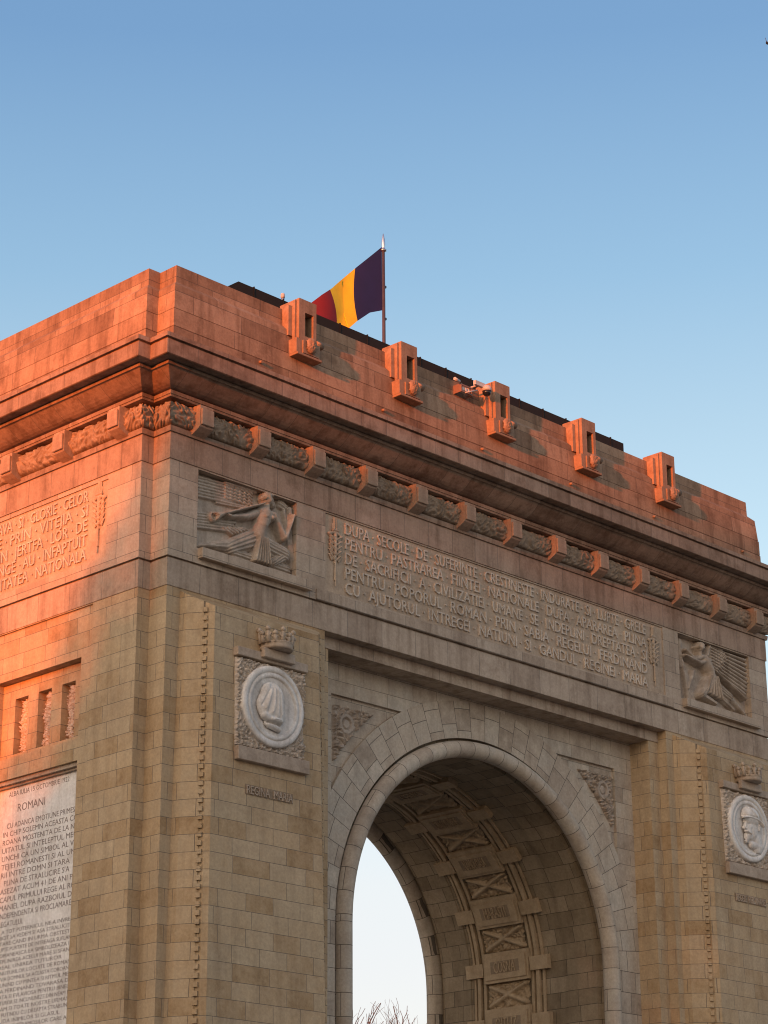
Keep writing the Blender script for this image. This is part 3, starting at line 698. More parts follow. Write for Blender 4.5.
# --- winged figures
def figure_panel(which):
    h = REL[0] if which == 0 else REL[1]
    R = Relief(h[0], h[1], h[2]+.0, h[3], .013)
    C = R.cap
    if which == 0:
        for k in range(7): C((.86, 22.34-.085*k), (2.35+.06*k, 22.42-.075*k), .045, .04, .07)
        for k in range(5): C((1.55+.03*k, 22.02-.05*k), (2.6, 22.16-.06*k), .035, .03, .06)
        for i in range(5):
            for j in range(6): C((1.95+.16*j, 22.38-.085*i+.006*j), (2.06+.16*j, 22.36-.085*i), .055, .03, .095)
        C((1.9, 22.42), (2.95, 22.46), .05, .08, .12)
        for k in range(6): C((.88, 21.36-.075*k), (2.45-.07*k, 21.62-.09*k), .045, .045, .08)
        for j in range(6): C((1.9+.12*j, 21.2+.03*j), (2.2+.1*j, 21.1+.05*j), .05, .04, .10)
        C((3.95, 22.34), (4.32, 20.7), .06, .09, .09).cap((4.1, 22.3), (4.28, 20.9), .04, .06, .12)
        C((3.88, 22.36), (4.02, 22.30), .16, .12, .12, rib=4, ribamp=.03); C((4.15, 22.28), (4.18, 22.0), .08, .06, .14)
        # drapery about the legs
        C((3.05, 21.22), (2.15, 20.75), .30, .22, .17, rib=5, ribamp=.03).cap((2.2, 20.8), (1.6, 20.66), .20, .10, .14, rib=3, ribamp=.02)
        C((2.3, 20.62), (4.1, 20.60), .15, .18, .13, rib=4, ribamp=.03)
        C((3.15, 21.1), (3.95, 20.98), .28, .24, .22, rib=6, ribamp=.025).cap((3.95, 20.98), (3.55, 20.66), .22, .14, .20, rib=5, ribamp=.025)
        for k in range(6): C((3.0+.05*k, 21.2), (2.86+.10*k, 20.55), .05, .065, .26)
        C((1.55, 20.64), (1.08, 20.52), .085, .06, .14); C((1.1, 20.52), (.98, 20.48), .07, .05, .13)
        # torso, head, arms, trumpet
        C((3.06, 21.28), (3.12, 21.55), .23, .20, .26).cap((3.12, 21.55), (3.22, 21.86), .20, .30, .28).cap((3.05, 21.92), (3.52, 21.93), .13, .13, .24)
        C((3.14, 21.78), (3.16, 21.78), .13, .13, .31).cap((3.38, 21.80), (3.40, 21.80), .12, .12, .30)
        C((3.28, 22.0), (3.28, 22.2), .10, .10, .22)
        C((3.28, 22.27), (3.25, 22.36), .155, .165, .30).cap((3.14, 22.27), (3.12, 22.30), .04, .045, .30).cap((3.42, 22.34), (3.50, 22.20), .14, .12, .20, rib=3, ribamp=.03)
        C((3.22, 22.41), (3.40, 22.42), .07, .07, .27)
        C((3.05, 21.90), (2.58, 21.66), .14, .11, .20).cap((2.58, 21.66), (1.98, 21.50), .11, .07, .22).cap((1.98, 21.5), (1.88, 21.5), .08, .06, .26)
        C((3.52, 21.90), (3.90, 21.42), .13, .12, .24).cap((3.90, 21.42), (4.12, 21.96), .12, .07, .26).cap((4.12, 21.96), (4.16, 22.07), .07, .08, .26)
        C((3.13, 22.14), (1.80, 21.52), .035, .055, .27).cap((1.80, 21.52), (1.55, 21.40), .06, .14, .26)
        C((1.48, 21.37), (1.48, 21.37), .17, .17, .20); d = np.hypot(R.U-1.48, R.V-21.37); R.H = np.where(d < .085, .10, R.H)
    else:
        for k in range(9):
            a = k/8; C((22.80-.07*k, 22.40-.085*k), (24.22-.26*a, 22.36-1.34*a+.2*a*a), .045, .075, .12, .15)
        for i in range(8):
            for j in range(6-i//2): C((22.22+.14*j, 22.38-.1*i-.015*j), (22.32+.14*j, 22.36-.1*i-.03*j), .065, .04, .17)
        C((22.08, 22.1), (22.2, 22.44), .08, .07, .16).cap((22.2, 22.44), (22.9, 22.45), .06, .05, .13)
        C((20.78, 22.3), (20.76, 21.5), .1, .07, .09)
        for k in range(4): C((20.76+.05*k, 21.75-.1*k), (21.02+.09*k, 20.5), .05, .07, .12)
        C((21.30, 21.4), (20.98, 20.82), .10, .06, .16)
        C((22.15, 21.30), (21.60, 20.74), .25, .17, .26, rib=5, ribamp=.02).cap((21.60, 20.74), (22.3, 20.58), .15, .10, .22, rib=3, ribamp=.02)
        C((22.2, 21.25), (23.1, 20.95), .26, .19, .22, rib=6, ribamp=.03).cap((23.1, 20.95), (23.8, 20.55), .15, .08, .18).cap((23.8, 20.55), (23.9, 20.5), .08, .06, .16)
        C((22.6, 20.92), (23.35, 20.6), .12, .10, .14, rib=3, ribamp=.03)
        for k in range(6): C((22.05+.06*k, 21.42), (21.75+.16*k, 20.85-.02*k), .05, .055, .28)
        C((22.18, 21.36), (22.10, 21.6), .22, .20, .27).cap((22.10, 21.6), (21.90, 21.86), .20, .26, .28).cap((21.68, 21.95), (22.06, 21.92), .13, .13, .24)
        C((21.62, 22.0), (21.60, 22.14), .10, .10, .22)
        C((21.60, 22.22), (21.64, 22.30), .155, .155, .30).cap((21.48, 22.2), (21.46, 22.23), .04, .05, .29).cap((21.74, 22.30), (21.86, 22.30), .13, .12, .20, rib=3, ribamp=.03)
        C((21.66, 21.94), (21.30, 21.78), .12, .10, .22).cap((21.30, 21.78), (20.82, 22.0), .10, .06, .24)
        C((22.02, 21.9), (21.55, 21.72), .12, .10, .25).cap((21.55, 21.72), (20.78, 21.82), .10, .06, .26)
        C((22.28, 21.64), (23.88, 21.02), .035, .06, .24)
    b = MB(); R.build(b, lambda u, v, hh: (u, -UPP+.246-hh*1.2, v), .008, soft=0); f = part('winged_figure', b, M['carved'], arch)
    b = MB(); x0, x1 = (0.93, 4.68) if which == 0 else (20.52, 24.36)
    b.box(x0, x1, -UPP-.17, -UPP+.02, 20.11, 20.375, .01); part('relief_shelf', b, M['wall'], arch)
figure_panel(0); figure_panel(1)

# --- recessed centre: lintels, arch wall, voussoirs, roll, vault
b = MB()
for ya, yb in ((.30, RY+.05), (W-RY-.05, W-.30)): b.box(5.36, L-5.36, ya, yb, 18.90, 19.215)
part('lintel', b, M['band'], arch)
R1, R2 = 5.76, 6.79; XL, XR = 5.8, L-5.8
def ring_pt(th, r, y):
    return (CX+r*math.cos(th), y, ZS+r*math.sin(th))
def archwall(front):
    Y = RY if front else W-RY; sg = 1 if front else -1
    fc = (lambda p, u=None, s=False: b.face(p, u, s)) if front else (lambda p, u=None, s=False: b.face(p[::-1], None if u is None else u[::-1], s))
    # voussoir ring, clipped by the jambs
    b = MB(); n = 72
    for k in range(n):
        t0, t1 = math.pi*k/n, math.pi*(k+1)/n
        ro = [min(R2, (CX-XL)/max(1e-6, abs(math.cos(t)))) for t in (t0, t1)]
        prev = R1-.02
        for fr_ in (.33, .66, 1.0):
            q = [prev if fr_ == .33 else R1-.02+(r-R1+.02)*(fr_-.33 if fr_ < 1 else .66) for r in ro]
            e = [R1-.02+(r-R1+.02)*fr_ for r in ro]
            fc([ring_pt(t0, e[0], Y), ring_pt(t1, e[1], Y), ring_pt(t1, q[1] if fr_ > .33 else prev, Y), ring_pt(t0, q[0] if fr_ > .33 else prev, Y)],
               [(e[0], t0*6.2), (e[1], t1*6.2), (q[1], t1*6.2), (q[0], t0*6.2)])
        # outer thickness where it stands proud of the recessed spandrels
        fc([ring_pt(t0, ro[0], Y), ring_pt(t0, ro[0], Y+sg*.2), ring_pt(t1, ro[1], Y+sg*.2), ring_pt(t1, ro[1], Y)], [(0, t0*6.2), (.2, t0*6.2), (.2, t1*6.2), (0, t1*6.2)])
        fc([ring_pt(t0, R1-.02, Y), ring_pt(t1, R1-.02, Y), ring_pt(t1, R1-.02, Y+sg*.2), ring_pt(t0, R1-.02, Y+sg*.2)], [(0, t0*6.2), (0, t1*6.2), (.2, t1*6.2), (.2, t0*6.2)])
    for xa, xb in ((XL, CX-R1+.02), (CX+R1-.02, XR)):
        fc([(xa, Y, .13), (xb, Y, .13), (xb, Y, ZS), (xa, Y, ZS)], [(xa, .13-ZS), (xb, .13-ZS), (xb, 0), (xa, 0)])
        xe = CX-R1+.02 if xa == XL else CX+R1-.02
        fc([(xe, Y, .13), (xe, Y, ZS), (xe, Y+sg*.2, ZS), (xe, Y+sg*.2, .13)] if xa == XL else [(xe, Y, ZS), (xe, Y, .13), (xe, Y+sg*.2, .13), (xe, Y+sg*.2, ZS)])
    part('voussoir_ring', b, M['ring'], arch)
    # wall above the ring with two triangular recesses
    b = MB(); zc_ = lambda x: ZS+math.sqrt(max(0, R2**2-(x-CX)**2)); xt = 9.30
    tri = ((6.60, xt), (L-xt, L-6.60)); xs = sorted({XL, XR, *np.linspace(XL, XR, 90), *[x for t in tri for x in t]})
    for xa, xb in zip(xs, xs[1:]):
        inside = any(t[0] <= (xa+xb)/2 <= t[1] for t in tri); zl = (18.015, 18.015) if inside else (zc_(xa)-.004, zc_(xb)-.004)
        fc([(xa, Y+.003*sg, zl[0]), (xb, Y+.003*sg, zl[1]), (xb, Y+.003*sg, 18.9), (xa, Y+.003*sg, 18.9)])
        if inside:
            fc([(xa, Y+.003*sg, 18.015), (xa, Y+.10*sg, 18.015), (xb, Y+.10*sg, 18.015), (xb, Y+.003*sg, 18.015)][::-1])
            fc([(xa, Y+.10*sg, zc_(xa)-.02), (xb, Y+.10*sg, zc_(xb)-.02), (xb, Y+.10*sg, 18.015), (xa, Y+.10*sg, 18.015)])
    for t in tri:
        for x in t: fc([(x, Y+.003*sg, zc_(x)), (x, Y+.10*sg, zc_(x)), (x, Y+.10*sg, 18.015), (x, Y+.003*sg, 18.015)])
    part('spandrel_wall', b, M['grey'], arch)
    if front:
        for s_ in (0, 1):
            m_ = (lambda x: x) if s_ == 0 else (lambda x: L-x)
            Rl = Relief(6.71, 8.48, 16.0, 17.77, .02)
            d = np.hypot(Rl.U-CX, Rl.V-ZS); ok = d > R2+.30
            Rl.H = .005+.16*foliage_height(Rl.U+5*s_, Rl.V, 4.0)
            q = np.hypot(Rl.U-7.17, Rl.V-17.28); Rl.H = np.where(q < .27, .05, Rl.H); Rl.H = np.maximum(Rl.H, np.where(np.abs(q-.22) < .05, .12, 0)); Rl.H = np.maximum(Rl.H, np.where(q < .12, .10, 0))
            edge = (d < R2+.325) | (Rl.U < 6.735) | (Rl.V > 17.745); Rl.H = np.where(edge, -.02, Rl.H)
            b = MB(); fr = lambda u, v, h: (u, Y+.105-h, v)
            if s_: 
                fr = lambda u, v, h: (L-u, Y+.105-h, v)
                Rl.U, Rl.V, Rl.H, ok = Rl.U[::-1], Rl.V[::-1], Rl.H[::-1], ok[::-1]
            Rl.build(b, fr, mask=ok); part('spandrel_carving', b, M['carved'], arch)
archwall(True); archwall(False)
# roll moulding round the opening, running down the jambs
def sect_sweep(mb, sect, sm=True, n=72, legs=True):
    """sect: (radius, y) polyline swept along the arch path; u along path"""
    for (r0, y0), (r1, y1) in zip(sect, sect[1:]):
        w_ = math.hypot(r1-r0, y1-y0)
        for k in range(n):
            t0, t1 = math.pi*k/n, math.pi*(k+1)/n
            mb.face([ring_pt(t0, r0, y0), ring_pt(t0, r1, y1), ring_pt(t1, r1, y1), ring_pt(t1, r0, y0)],
                    [(y0+r0*.3, t0*5.4), (y1+r1*.3, t0*5.4), (y1+r1*.3, t1*5.4), (y0+r0*.3, t1*5.4)], sm)
        if legs:
            for sx in (1, -1):
                q = [(CX+sx*r0, y0, .13), (CX+sx*r1, y1, .13), (CX+sx*r1, y1, ZS), (CX+sx*r0, y0, ZS)]
                u = [(y0+r0*.3, .13-ZS), (y1+r1*.3, .13-ZS), (y1+r1*.3, 0), (y0+r0*.3, 0)]
                if sx < 0: q, u = q[::-1], u[::-1]
                mb.face(q, u, sm)
for front in (True, False):
    b = MB(); cy = 1.06
    sec = [(5.43-.235*math.cos(a), cy-.255*math.sin(a)) for a in np.linspace(-.9, math.pi+.1, 14)][::-1]+[(5.575, 1.31)]
    if not front: sec = [(r, W-y) for r, y in sec][::-1]
    sect_sweep(b, sec); part('roll_moulding', b, M['ring'], arch)
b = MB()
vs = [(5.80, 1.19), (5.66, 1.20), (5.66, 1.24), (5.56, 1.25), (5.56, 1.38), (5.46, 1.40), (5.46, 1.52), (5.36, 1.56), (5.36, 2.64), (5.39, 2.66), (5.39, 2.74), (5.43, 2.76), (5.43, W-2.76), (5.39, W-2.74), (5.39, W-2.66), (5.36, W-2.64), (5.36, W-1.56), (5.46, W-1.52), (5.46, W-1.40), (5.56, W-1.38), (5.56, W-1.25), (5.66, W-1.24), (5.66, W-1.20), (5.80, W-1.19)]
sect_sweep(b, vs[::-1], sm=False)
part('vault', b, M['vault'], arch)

# --- vault ornament: name plates, crossed-arms panels, fillets and blocks down the middle
VC = 4.93; RV = 5.43
def path_pt(s):           # s in radians above the springing; below it runs straight down
    return None
def vf(ang, y, h):
    """point on the vault: ang in degrees (negative = down the straight leg), h = height towards the axis"""
    ang = np.asarray(ang, float); a = np.radians(np.clip(ang, 0, 180)); lo = np.where(ang < 0, np.radians(ang)*RV, 0.0)
    r = RV-h
    return np.array([CX+r*np.cos(a), y+0*r*a, ZS+r*np.sin(a)+lo])
def vbox(b, a0, a1, y0, y1, h, seg=4):
    A = np.linspace(a0, a1, seg+1)
    for p, q in zip(A, A[1:]):
        P = lambda a, y, hh: tuple(vf(a, y, hh))
        b.face([P(p, y0, h), P(q, y0, h), P(q, y1, h), P(p, y1, h)][::-1])
        b.face([P(p, y0, -.01), P(q, y0, -.01), P(q, y0, h), P(p, y0, h)][::-1]); b.face([P(p, y1, h), P(q, y1, h), P(q, y1, -.01), P(p, y1, -.01)][::-1])
    for a, fl in ((a0, 0), (a1, 1)):
        f = [P(a, y0, -.01), P(a, y0, h), P(a, y1, h), P(a, y1, -.01)]; b.face(f if fl else f[::-1])
PN = {-1: 'OITUZ', 0: 'COSNA', 1: 'MARASTI', 2: 'NAMOLOASA', 3: 'DRAGOSLAVELE', 4: 'CERNA', 5: 'NEAJLOV', 6: 'JIUL', 7: 'PREDEAL', 8: 'BRASOV', 9: 'SIBIU', 10: 'PRAHOVA'}
for k in range(-3, 12):
    a0 = .6+17.75*k; a1 = a0+9.7
    b = MB(); vbox(b, a0, a1, VC-.88, VC+.88, .18); vbox(b, a0+1.0, a1-1.4, VC-.80, VC+.80, .22)
    pl_ = part('name_plate', b, M['vtrim'], arch)
    if k in PN:
        hs = 4.0/ max(1, 1)
        fr = lambda u, v, d: tuple(vf(v, VC+.0-u, .15+d))
        bb = MB(); 
        for p_ in range(3):
            A = np.linspace(a0+2.9, a1-2.9, 4); pq = lambda a, y: tuple(vf(a, y, .224))
            bb.face([pq(A[p_], VC-.56), pq(A[p_+1], VC-.56), pq(A[p_+1], VC+.56), pq(A[p_], VC+.56)][::-1])
        tb = link('tablet_ground', bb.mesh('tablet_ground', M['dark_carve']), pl_, (0, 0, 0))
        link('lettering', text_mesh('lettering', [(PN[k], -.42, .42, a0+3.0, a1-a0-6.0)], M['vtrim'], lambda u, v, d: tuple(float(c) for c in vf(v, VC-u*1.0, 0.225+d)), .025), pl_, (0, 0, 0))
    # crossed arms and branches carved between the plates
    c0, c1 = a1+.2, a0+17.75-.2
    Rl = Relief(-.80, .80, c0, c1, 10); Rl.n, Rl.m = 66, 30
    Rl.U, Rl.V = np.meshgrid(np.linspace(-.80, .80, 66), np.linspace(0, (c1-c0)*RV*math.pi/180, 30), indexing='ij'); Rl.H = .10*foliage_height(Rl.U+k, Rl.V, 4)
    hh = Rl.V.max()
    Rl.cap((-.7, .08), (.7, hh-.08), .09, .06, .16).cap((-.7, hh-.08), (.7, .08), .07, .09, .15).cap((-.62, hh*.3), (-.4, hh*.3), .09, .05, .07).cap((.62, hh*.3), (.4, hh*.3), .09, .05, .07).cap((0, hh*.14), (0, hh*.16), .11, .11, .08)
    H = Rl.H; ANG = c0+Rl.V/RV*180/math.pi
    P = np.moveaxis(vf(ANG, VC-Rl.U, H), 0, -1); b = MB(); b.grid(P, np.dstack([Rl.U, Rl.V])); part('trophy_carving', b, M['vtrim'], arch)
b = MB()
for s_ in (-1, 1):
    for (ya, yb, hh) in ((.90, 1.0, .07), (1.10, 1.22, .10), (1.32, 1.40, .05)): vbox(b, -60, 200, VC+min(s_*ya, s_*yb), VC+max(s_*ya, s_*yb), hh, 60)
part('vault_fillets', b, M['vtrim'], arch)
blk = None
for k in range(-3, 12):
    for s_ in (-1, 1):
        b = MB(); a0 = 3.0+17.75*k; vbox(b, a0, a0+4.4, VC+min(s_*.93, s_*1.62), VC+max(s_*.93, s_*1.62), .16, 2); part('fillet_block', b, M['vtrim'], arch)

# --- side wall: marble plaque, moulding, carved figures in the slots
XP = -CC+.05+.30
b = MB(); b.box(XP-.03, XP+.05, 2.86, W-2.86, 6.2, 15.14); pq = part('marble_plaque', b, M['plaque'], arch)
frp = lambda u, v, d: (XP-.031-d, W-u, v)
ul, ur = W-6.02, W-3.02
T1 = ['CU ADANCA EMOTIUNE PRIMESC', 'IN CHIP SOLEMN ACEASTA CO', 'ROANA MOSTENITA DE LA NE', 'UITATUL SI INTELEPTUL MEU', 'UNCHI CA UN SIMBOL AL VI-', 'TEJIEI ROMANESTI SI AL UNI', 'RII INTRE DOMN SI TARA', 'PLINA DE STRALUCIRE S\'A',
      'ASEZAT ACUM 41 DE ANI PE', 'CAPUL PRIMULUI REGE AL RO', 'MANIEI, DUPA RAZBOIUL DE', 'INDEPENDENTA SI PROCLAMAREA']
T2 = ['A TOT PUTERNICUL NE-A INVRED', 'NICIT SA VEDEM SI ASA STRALUCITA', 'STARE CAND IN URMA OBSTESTEI', 'LUPTE PURTATE DE INTREAGA SUFLARE', 'ROMANEASCA EA SIMBOLIZEAZA IN', 'DEPLINIREA ACELUI MARE SI SFANT', 'IDEAL UNIREA TUTUROR',
      'TINUTURILOR LOCUITE DE ROMANI', 'DEVIA DOMNUL SA ACEASTA COROANA', 'REUNIND CU MINTEA SI RITMUL MEU', 'SI A FERDINAND TOVARASA DE', 'VIATA SI EVLAVIOSA PENTRU BINELE', 'TUTUROR SE INCUNUNEZE DIN NEAM IN', 'NEAM SI TOATE NOSTRE URMASII', 'MEI PUTINDU CU DREAPTA STRABUNA', 'LAUDA INIMILOR SI GLASUL', 'TUTUROR STRAMOSILOR CARE AU']
ln = [('ALBA IULIA 15 OCTOMBRIE 1922', W-5.86, W-3.42, 14.93, .125), ('ROMANI', W-5.47, W-4.36, 14.5, .20)]
for k, t in enumerate(T1):
    ind = .14 if k in (0, 7) else 0; ln.append((t, ul+ind, ur-(.25 if len(t) < 24 else 0), 14.12-.2065*k, .135))
ln.append(('REGATULUI.', ul, ul+1.0, 14.12-.2065*12, .135))
for k, t in enumerate(T2): ln.append((t, ul+(.14 if k == 0 else 0), ur-(.4 if len(t) < 26 else 0), 11.47-.1455*k, .095))
for l_ in ln: link('lettering', text_mesh('lettering', [l_], M['letters'], frp, .002), pq, (0, 0, 0))
b = MB(); b.box(XP-.22, XP+.02, 2.8, W-2.8, 15.20, 15.298); b.box(XP-.12, XP+.02, 2.8, W-2.8, 15.145, 15.198); part('plaque_moulding', b, M['trim'], arch)
for h in left_wins:
    cy = (h[0]+h[1])/2; xb = -CC+.05+.26+.28
    R = Relief(-.24, .24, 16.02, 17.48, .014)
    sw = .05
    R.cap((.02, 16.04), (.02, 16.14), .14, .13, .16).cap((-.02, 16.14), (.05, 16.55), .09, .10, .20).cap((.05, 16.55), (-.03, 16.85), .10, .12, .22, rib=3, ribamp=.02)
    R.cap((-.03, 16.85), (.04, 17.15), .13, .10, .22).cap((.04, 17.22), (.04, 17.34), .085, .09, .22).cap((-.14, 16.3), (-.05, 16.8), .05, .06, .16).cap((.10, 16.9), (.16, 17.4), .05, .06, .15)
    tw = .05*np.sin(R.V*8+cy); R.H = np.where(R.H > 0, R.H*(.75+.4*foliage_height(R.U+cy, R.V, 9)), R.H)
    R.H = np.maximum(R.H, .20*foliage_height(R.U+cy, R.V, 7)*(np.abs(R.U-.02+tw) < .17)*(np.abs(R.V-16.75) < .69))
    b = MB(); R.build(b, lambda u, v, hh: (xb-.005-hh, cy-u, v), mask=R.H > .004); part('carved_figure', b, M['carved_pale'], arch)

# ------------------------------------------------------------------ things on the arch
pole = link('flagpole', None, None, (12.30, 4.55, 29.50))
tag(pole, 'thin dark flagpole with a pointed metal finial standing on the roof of the arch', 'flagpole')
b = MB(); b.lathe((12.30, 4.55, 29.5), [(0, 0), (.16, 0), (.16, .05), (.07, .08), (.06, .4), (.048, 4.75), (0, 4.75)], 12); part('shaft', b, M['pole'], pole)
b = MB(); b.lathe((12.30, 4.55, 34.25), [(0, 0), (.05, 0), (.10, .02), (.10, .06), (.045, .08), (.05, .14), (.065, .24), (.05, .42), (.012, .62), (0, .64)], 12); part('finial', b, M['steel'], pole)
b = MB()
for z in (30.3, 31.9, 33.0): b.box(12.34, 12.40, 4.52, 4.58, z, z+.07)
part('halyard_cleat', b, M['pole'], pole)

flag = link('flag', None, None, (12.30, 4.55, 32.19))
tag(flag, 'blue, yellow and red vertical tricolour flag drooping from the pole in a light wind', 'flag')
_fa = math.radians(40); Lx = Vector((-0.70*math.cos(_fa)-.714*math.sin(_fa), .714*math.cos(_fa)-.70*math.sin(_fa), 0))/math.cos(_fa); Nn = Vector((-Lx.y, Lx.x, 0)).normalized()
def flag_pt(s, t):
    # s along the fly 0..1 (two metres drawn out), t up the hoist 0..1
    topx, topz = np.interp(s, [0, .33, .66, .83, 1.0], [0, .875, 1.60, 1.94, 2.22]), np.interp(s, [0, .33, .66, .83, 1.0], [2.2, 1.42, .74, .50, .24])
    botx, botz = np.interp(s, [0, .15, .33, .66, 1.0], [0, .40, .82, 1.36, 1.72]), np.interp(s, [0, .15, .33, .66, 1.0], [0.0, -.08, -.38, -.90, -1.25])
    x = botx+(topx-botx)*t; z = botz+(topz-botz)*t
    x += .10*math.sin(math.pi*t)*(-1 if s > .5 else 1)*math.sin(math.pi*s)
    rip = s*(.085*math.sin(9.0*s+2.0*t-.9)+.030*math.sin(15*s-4*t)); z -= .38*x; x *= .97
    return Vector((12.30, 4.55, 32.19))+Lx*(x+.05)+Nn*rip+Vector((0, 0, z))
for a, e, m_ in ((0, .32, 'blue'), (.32, .70, 'yellow'), (.70, 1, 'red')):
    n, m = 26, 36; P = np.array([[flag_pt(a+(e-a)*i/(n-1), j/(m-1))[:] for j in range(m)] for i in range(n)])
    b = MB(); b.grid(P[::-1]); o = part(m_+'_stripe', b, M[m_], flag)

# floodlight on an arm, dome camera, roof lamp
fl = link('floodlight', None, None, (10.9, -.05, 27.75)); tag(fl, 'rust coloured floodlight box on a bracket high beside the middle console', 'floodlight')
b = MB(); b.box(10.62, 10.66, -.16, .16, 27.52, 27.78); b.box(11.06, 11.10, -.16, .16, 27.50, 27.76); b.box(10.66, 11.06, -.16, -.13, 27.72, 27.76); b.box(10.66, 11.06, -.16, -.13, 27.52, 27.56)
part('casing', b, M['lamp_rust'], fl)
b = MB()
for k in range(3): b.box(10.69+.12*k, 10.79+.12*k, -.14, -.03, 27.58, 27.70, .02)
part('lamp_head', b, M['white'], fl)
b = MB(); b.tube((10.75, -.20, 27.5), (11.25, -.22, 27.72), .02, .02, 6); b.tube((10.30, -.2, 27.80), (10.55, -.15, 27.80), .05, .05, 6); part('arm', b, M['white'], fl)
sc = link('security_camera', None, None, (11.55, -.25, 27.78)); tag(sc, 'white and black dome security camera hanging beside the middle console', 'camera')
b = MB(); b.lathe((11.50, -.35, 27.72), [(0, .17), (.10, .16), (.14, .08), (.14, 0), (0, 0)], 14); b.box(11.05, 11.45, -.33, -.24, 27.82, 27.95); b.tube((11.2, -.28, 27.85), (11.2, .16, 27.85), .03, .03, 6); part('housing', b, M['white'], sc)
b = MB(); b.lathe((11.50, -.35, 27.72), [(0, -.15), (.07, -.14), (.12, -.08), (.13, 0), (0, 0)], 14); part('dome', b, M['black'], sc)
rl = link('roof_lamp', None, None, (5.80, 2.2, 29.5)); tag(rl, 'small white lamp standing on the dark roof edge near its left end', 'lamp')
b = MB(); b.tube((5.80, 2.2, 29.5), (5.80, 2.2, 29.62), .05, .05, 8); part('stem', b, M['steel'], rl)
b = MB(); b.lathe((5.80, 2.2, 29.62), [(0, 0), (.06, .01), (.065, .10), (.05, .14), (0, .15)], 12); part('lamp_glass', b, M['white'], rl)

# ------------------------------------------------------------------ bare trees seen through the opening
def bare_tree(x, y, h, seed, label):
    r = random.Random(seed); t = link('bare_tree', None, None, (x, y, 0)); tag(t, label, 'tree', 'bare trees beyond the archway')
    tr, br = MB(), MB()
    def grow(p, d, ln, rad, lev):
        n = 3 if lev < 3 else 2; q = p
        for i in range(n):
            d2 = (d+Vector((r.uniform(-1, 1), r.uniform(-1, 1), r.uniform(-.4, .8)))*(.12+.05*lev)).normalized(); e = q+d2*(ln/n)
            r1 = rad*(1-.28*(i+1)/n); (tr if lev == 0 else br).tube(q, e, rad*(1-.28*i/n), r1, 7 if lev < 2 else (4 if lev < 4 else 3), caps=False)
            if lev < 6 and (lev > 0 or i > 0):
                for _ in range(2 if lev < 5 else 1):
                    ax = Vector((r.uniform(-1, 1), r.uniform(-1, 1), r.uniform(-.1, .9))).normalized(); dd = (d2*.75+ax*.8).normalized()
                    grow(e, dd, ln*r.uniform(.52, .74), r1*.62, lev+1)
            q, d = e, d2
        if lev < 6: grow(q, (d+Vector((r.uniform(-.5, .5), r.uniform(-.5, .5), .3))).normalized(), ln*.7, rad*.68, lev+1)
    grow(Vector((x, y, 0)), Vector((0, 0, 1)), h*.30, h*.014, 0)
    part('trunk', tr, M['bark'], t)
    o = part('branches', br, M['bark'], t)
    zt = max(v[2] for v in br.v); k = h/zt
    t.scale = (k, k, k)
    return t
def along(px, py, dist):
    d = fw+rt*((px-384)/2281.7)-up*((py-512)/2281.7); d = d/math.hypot(d.x, d.y)
    return Vector(CAM_LOC)+d*dist
for px, py, ds, sd_, lab in ((362, 995, 125, 3, 'bare tree with fine spreading twigs, at the left foot of the sky under the arch'), (398, 1013, 150, 8, 'low bare treetop just showing right of the taller one under the arch')):
    p = along(px, py, ds); bare_tree(p.x, p.y, p.z, sd_, lab)

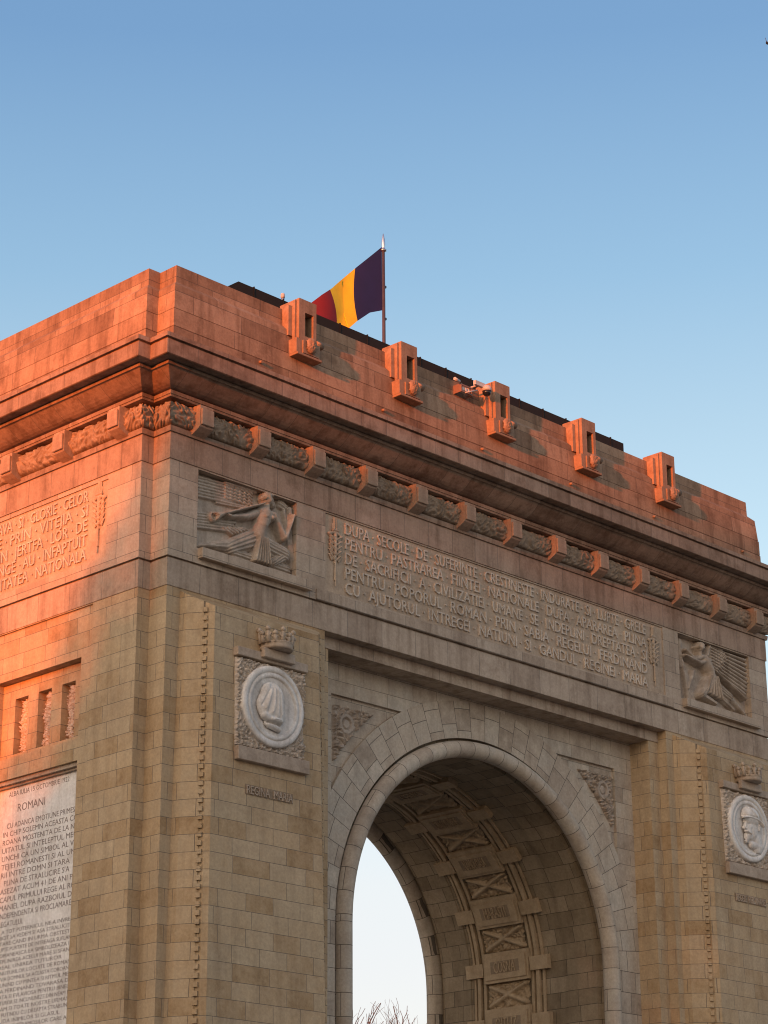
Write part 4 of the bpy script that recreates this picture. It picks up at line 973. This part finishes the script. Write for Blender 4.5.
# ------------------------------------------------------------------ a bird at the right edge of the sky
bp_ = along(767.0, 43, 160)
bd = link('bird', None, None, bp_[:]); tag(bd, 'small dark bird high in the sky, cut by the right edge', 'bird')
b = MB(); b.lathe((0, 0, 0), [(0, -.20), (.06, -.17), (.10, -.05), (.095, .05), (.055, .12), (.06, .17), (.02, .22), (0, .25)], 10, 'X')
o = link('body', b.mesh('body', M['bird']), bd, bp_[:])
for s_ in (-1, 1):
    b = MB(); wp = [(-.12, s_*.05), (.10, s_*.05), (.09, s_*.3), (-.04, s_*.50), (-.13, s_*.28)]; zt_ = lambda y_: .03+abs(y_)*.12
    b.face([(x_, y_, zt_(y_)) for x_, y_ in wp][::s_]); b.face([(x_, y_, zt_(y_)-.03) for x_, y_ in wp][::-s_])
    for (p_, q_) in zip(wp, wp[1:]+wp[:1]): b.face([(*p_, zt_(p_[1])-.03), (*q_, zt_(q_[1])-.03), (*q_, zt_(q_[1])), (*p_, zt_(p_[1]))])
    link('wing', b.mesh('wing', M['bird']), bd, bp_[:])
b = MB(); b.prism([(-.17, -.03), (-.17, .03), (-.36, .09), (-.36, -.09)][::-1], -.01, .01); link('tail', b.mesh('tail', M['bird']), bd, bp_[:])
bd.rotation_euler = (math.radians(68), 0, math.radians(25))

# ------------------------------------------------------------------ the wood to the west whose shade climbs the lower walls
su = Vector((math.cos(SUN_AZ), math.sin(SUN_AZ), 0)); sn = Vector((-math.sin(SUN_AZ), math.cos(SUN_AZ), 0)); DW = 90.0
def top_height(l):
    bz = np.interp(l, [-60, -5.65, -4.6, -3.55, -2.0, 0, .8, 3, 6, 9, 14, 60], [27, 25.7, 25.0, 23.9, 23.0, 22.5, 20.6, 17.6, 13.3, 12, 14, 20])
    x = np.clip(-l/math.sin(SUN_AZ), 0, 25)*math.cos(SUN_AZ)
    return bz+(DW+x)*math.tan(SUN_EL)
def woodland():
    V, F = [], []
    def card(l, z, dep, s):
        c = Vector((0, 0, 0))-su*(DW+dep)+sn*l+Vector((0, 0, z))
        a = Vector(rng.normal(size=3)).normalized(); bb = a.orthogonal().normalized(); a2 = a.cross(bb)
        n = len(V); s2 = s*(.5+.5*rng.random())
        V.extend([tuple(c+bb*s), tuple(c+a2*s2), tuple(c-bb*s), tuple(c-a2*s2)]); F.append((n, n+1, n+2, n+3))
    for _ in range(9000):
        l = rng.uniform(-45, 45); H = float(top_height(l)); z = H+(1.0-rng.gamma(2.0, .65))*(1.0 if l < 0 else 1.0+min(1.0, l*.5)); card(l, z, rng.uniform(-6, 6), rng.uniform(.12, .38))
    for _ in range(70000):
        l = rng.uniform(-45, 45); H = float(top_height(l)); z = rng.uniform(0, max(1, H-1.6)); card(l, z, rng.uniform(-9, 9), rng.uniform(.35, .7))
    me = bpy.data.meshes.new('woodland'); me.from_pydata(V, [], F); me.materials.append(M['leaf']); me.update()
    o = link('woodland', me); tag(o, 'mass of trees west of the arch that shades its lower walls', 'woodland', kind='stuff')
woodland()
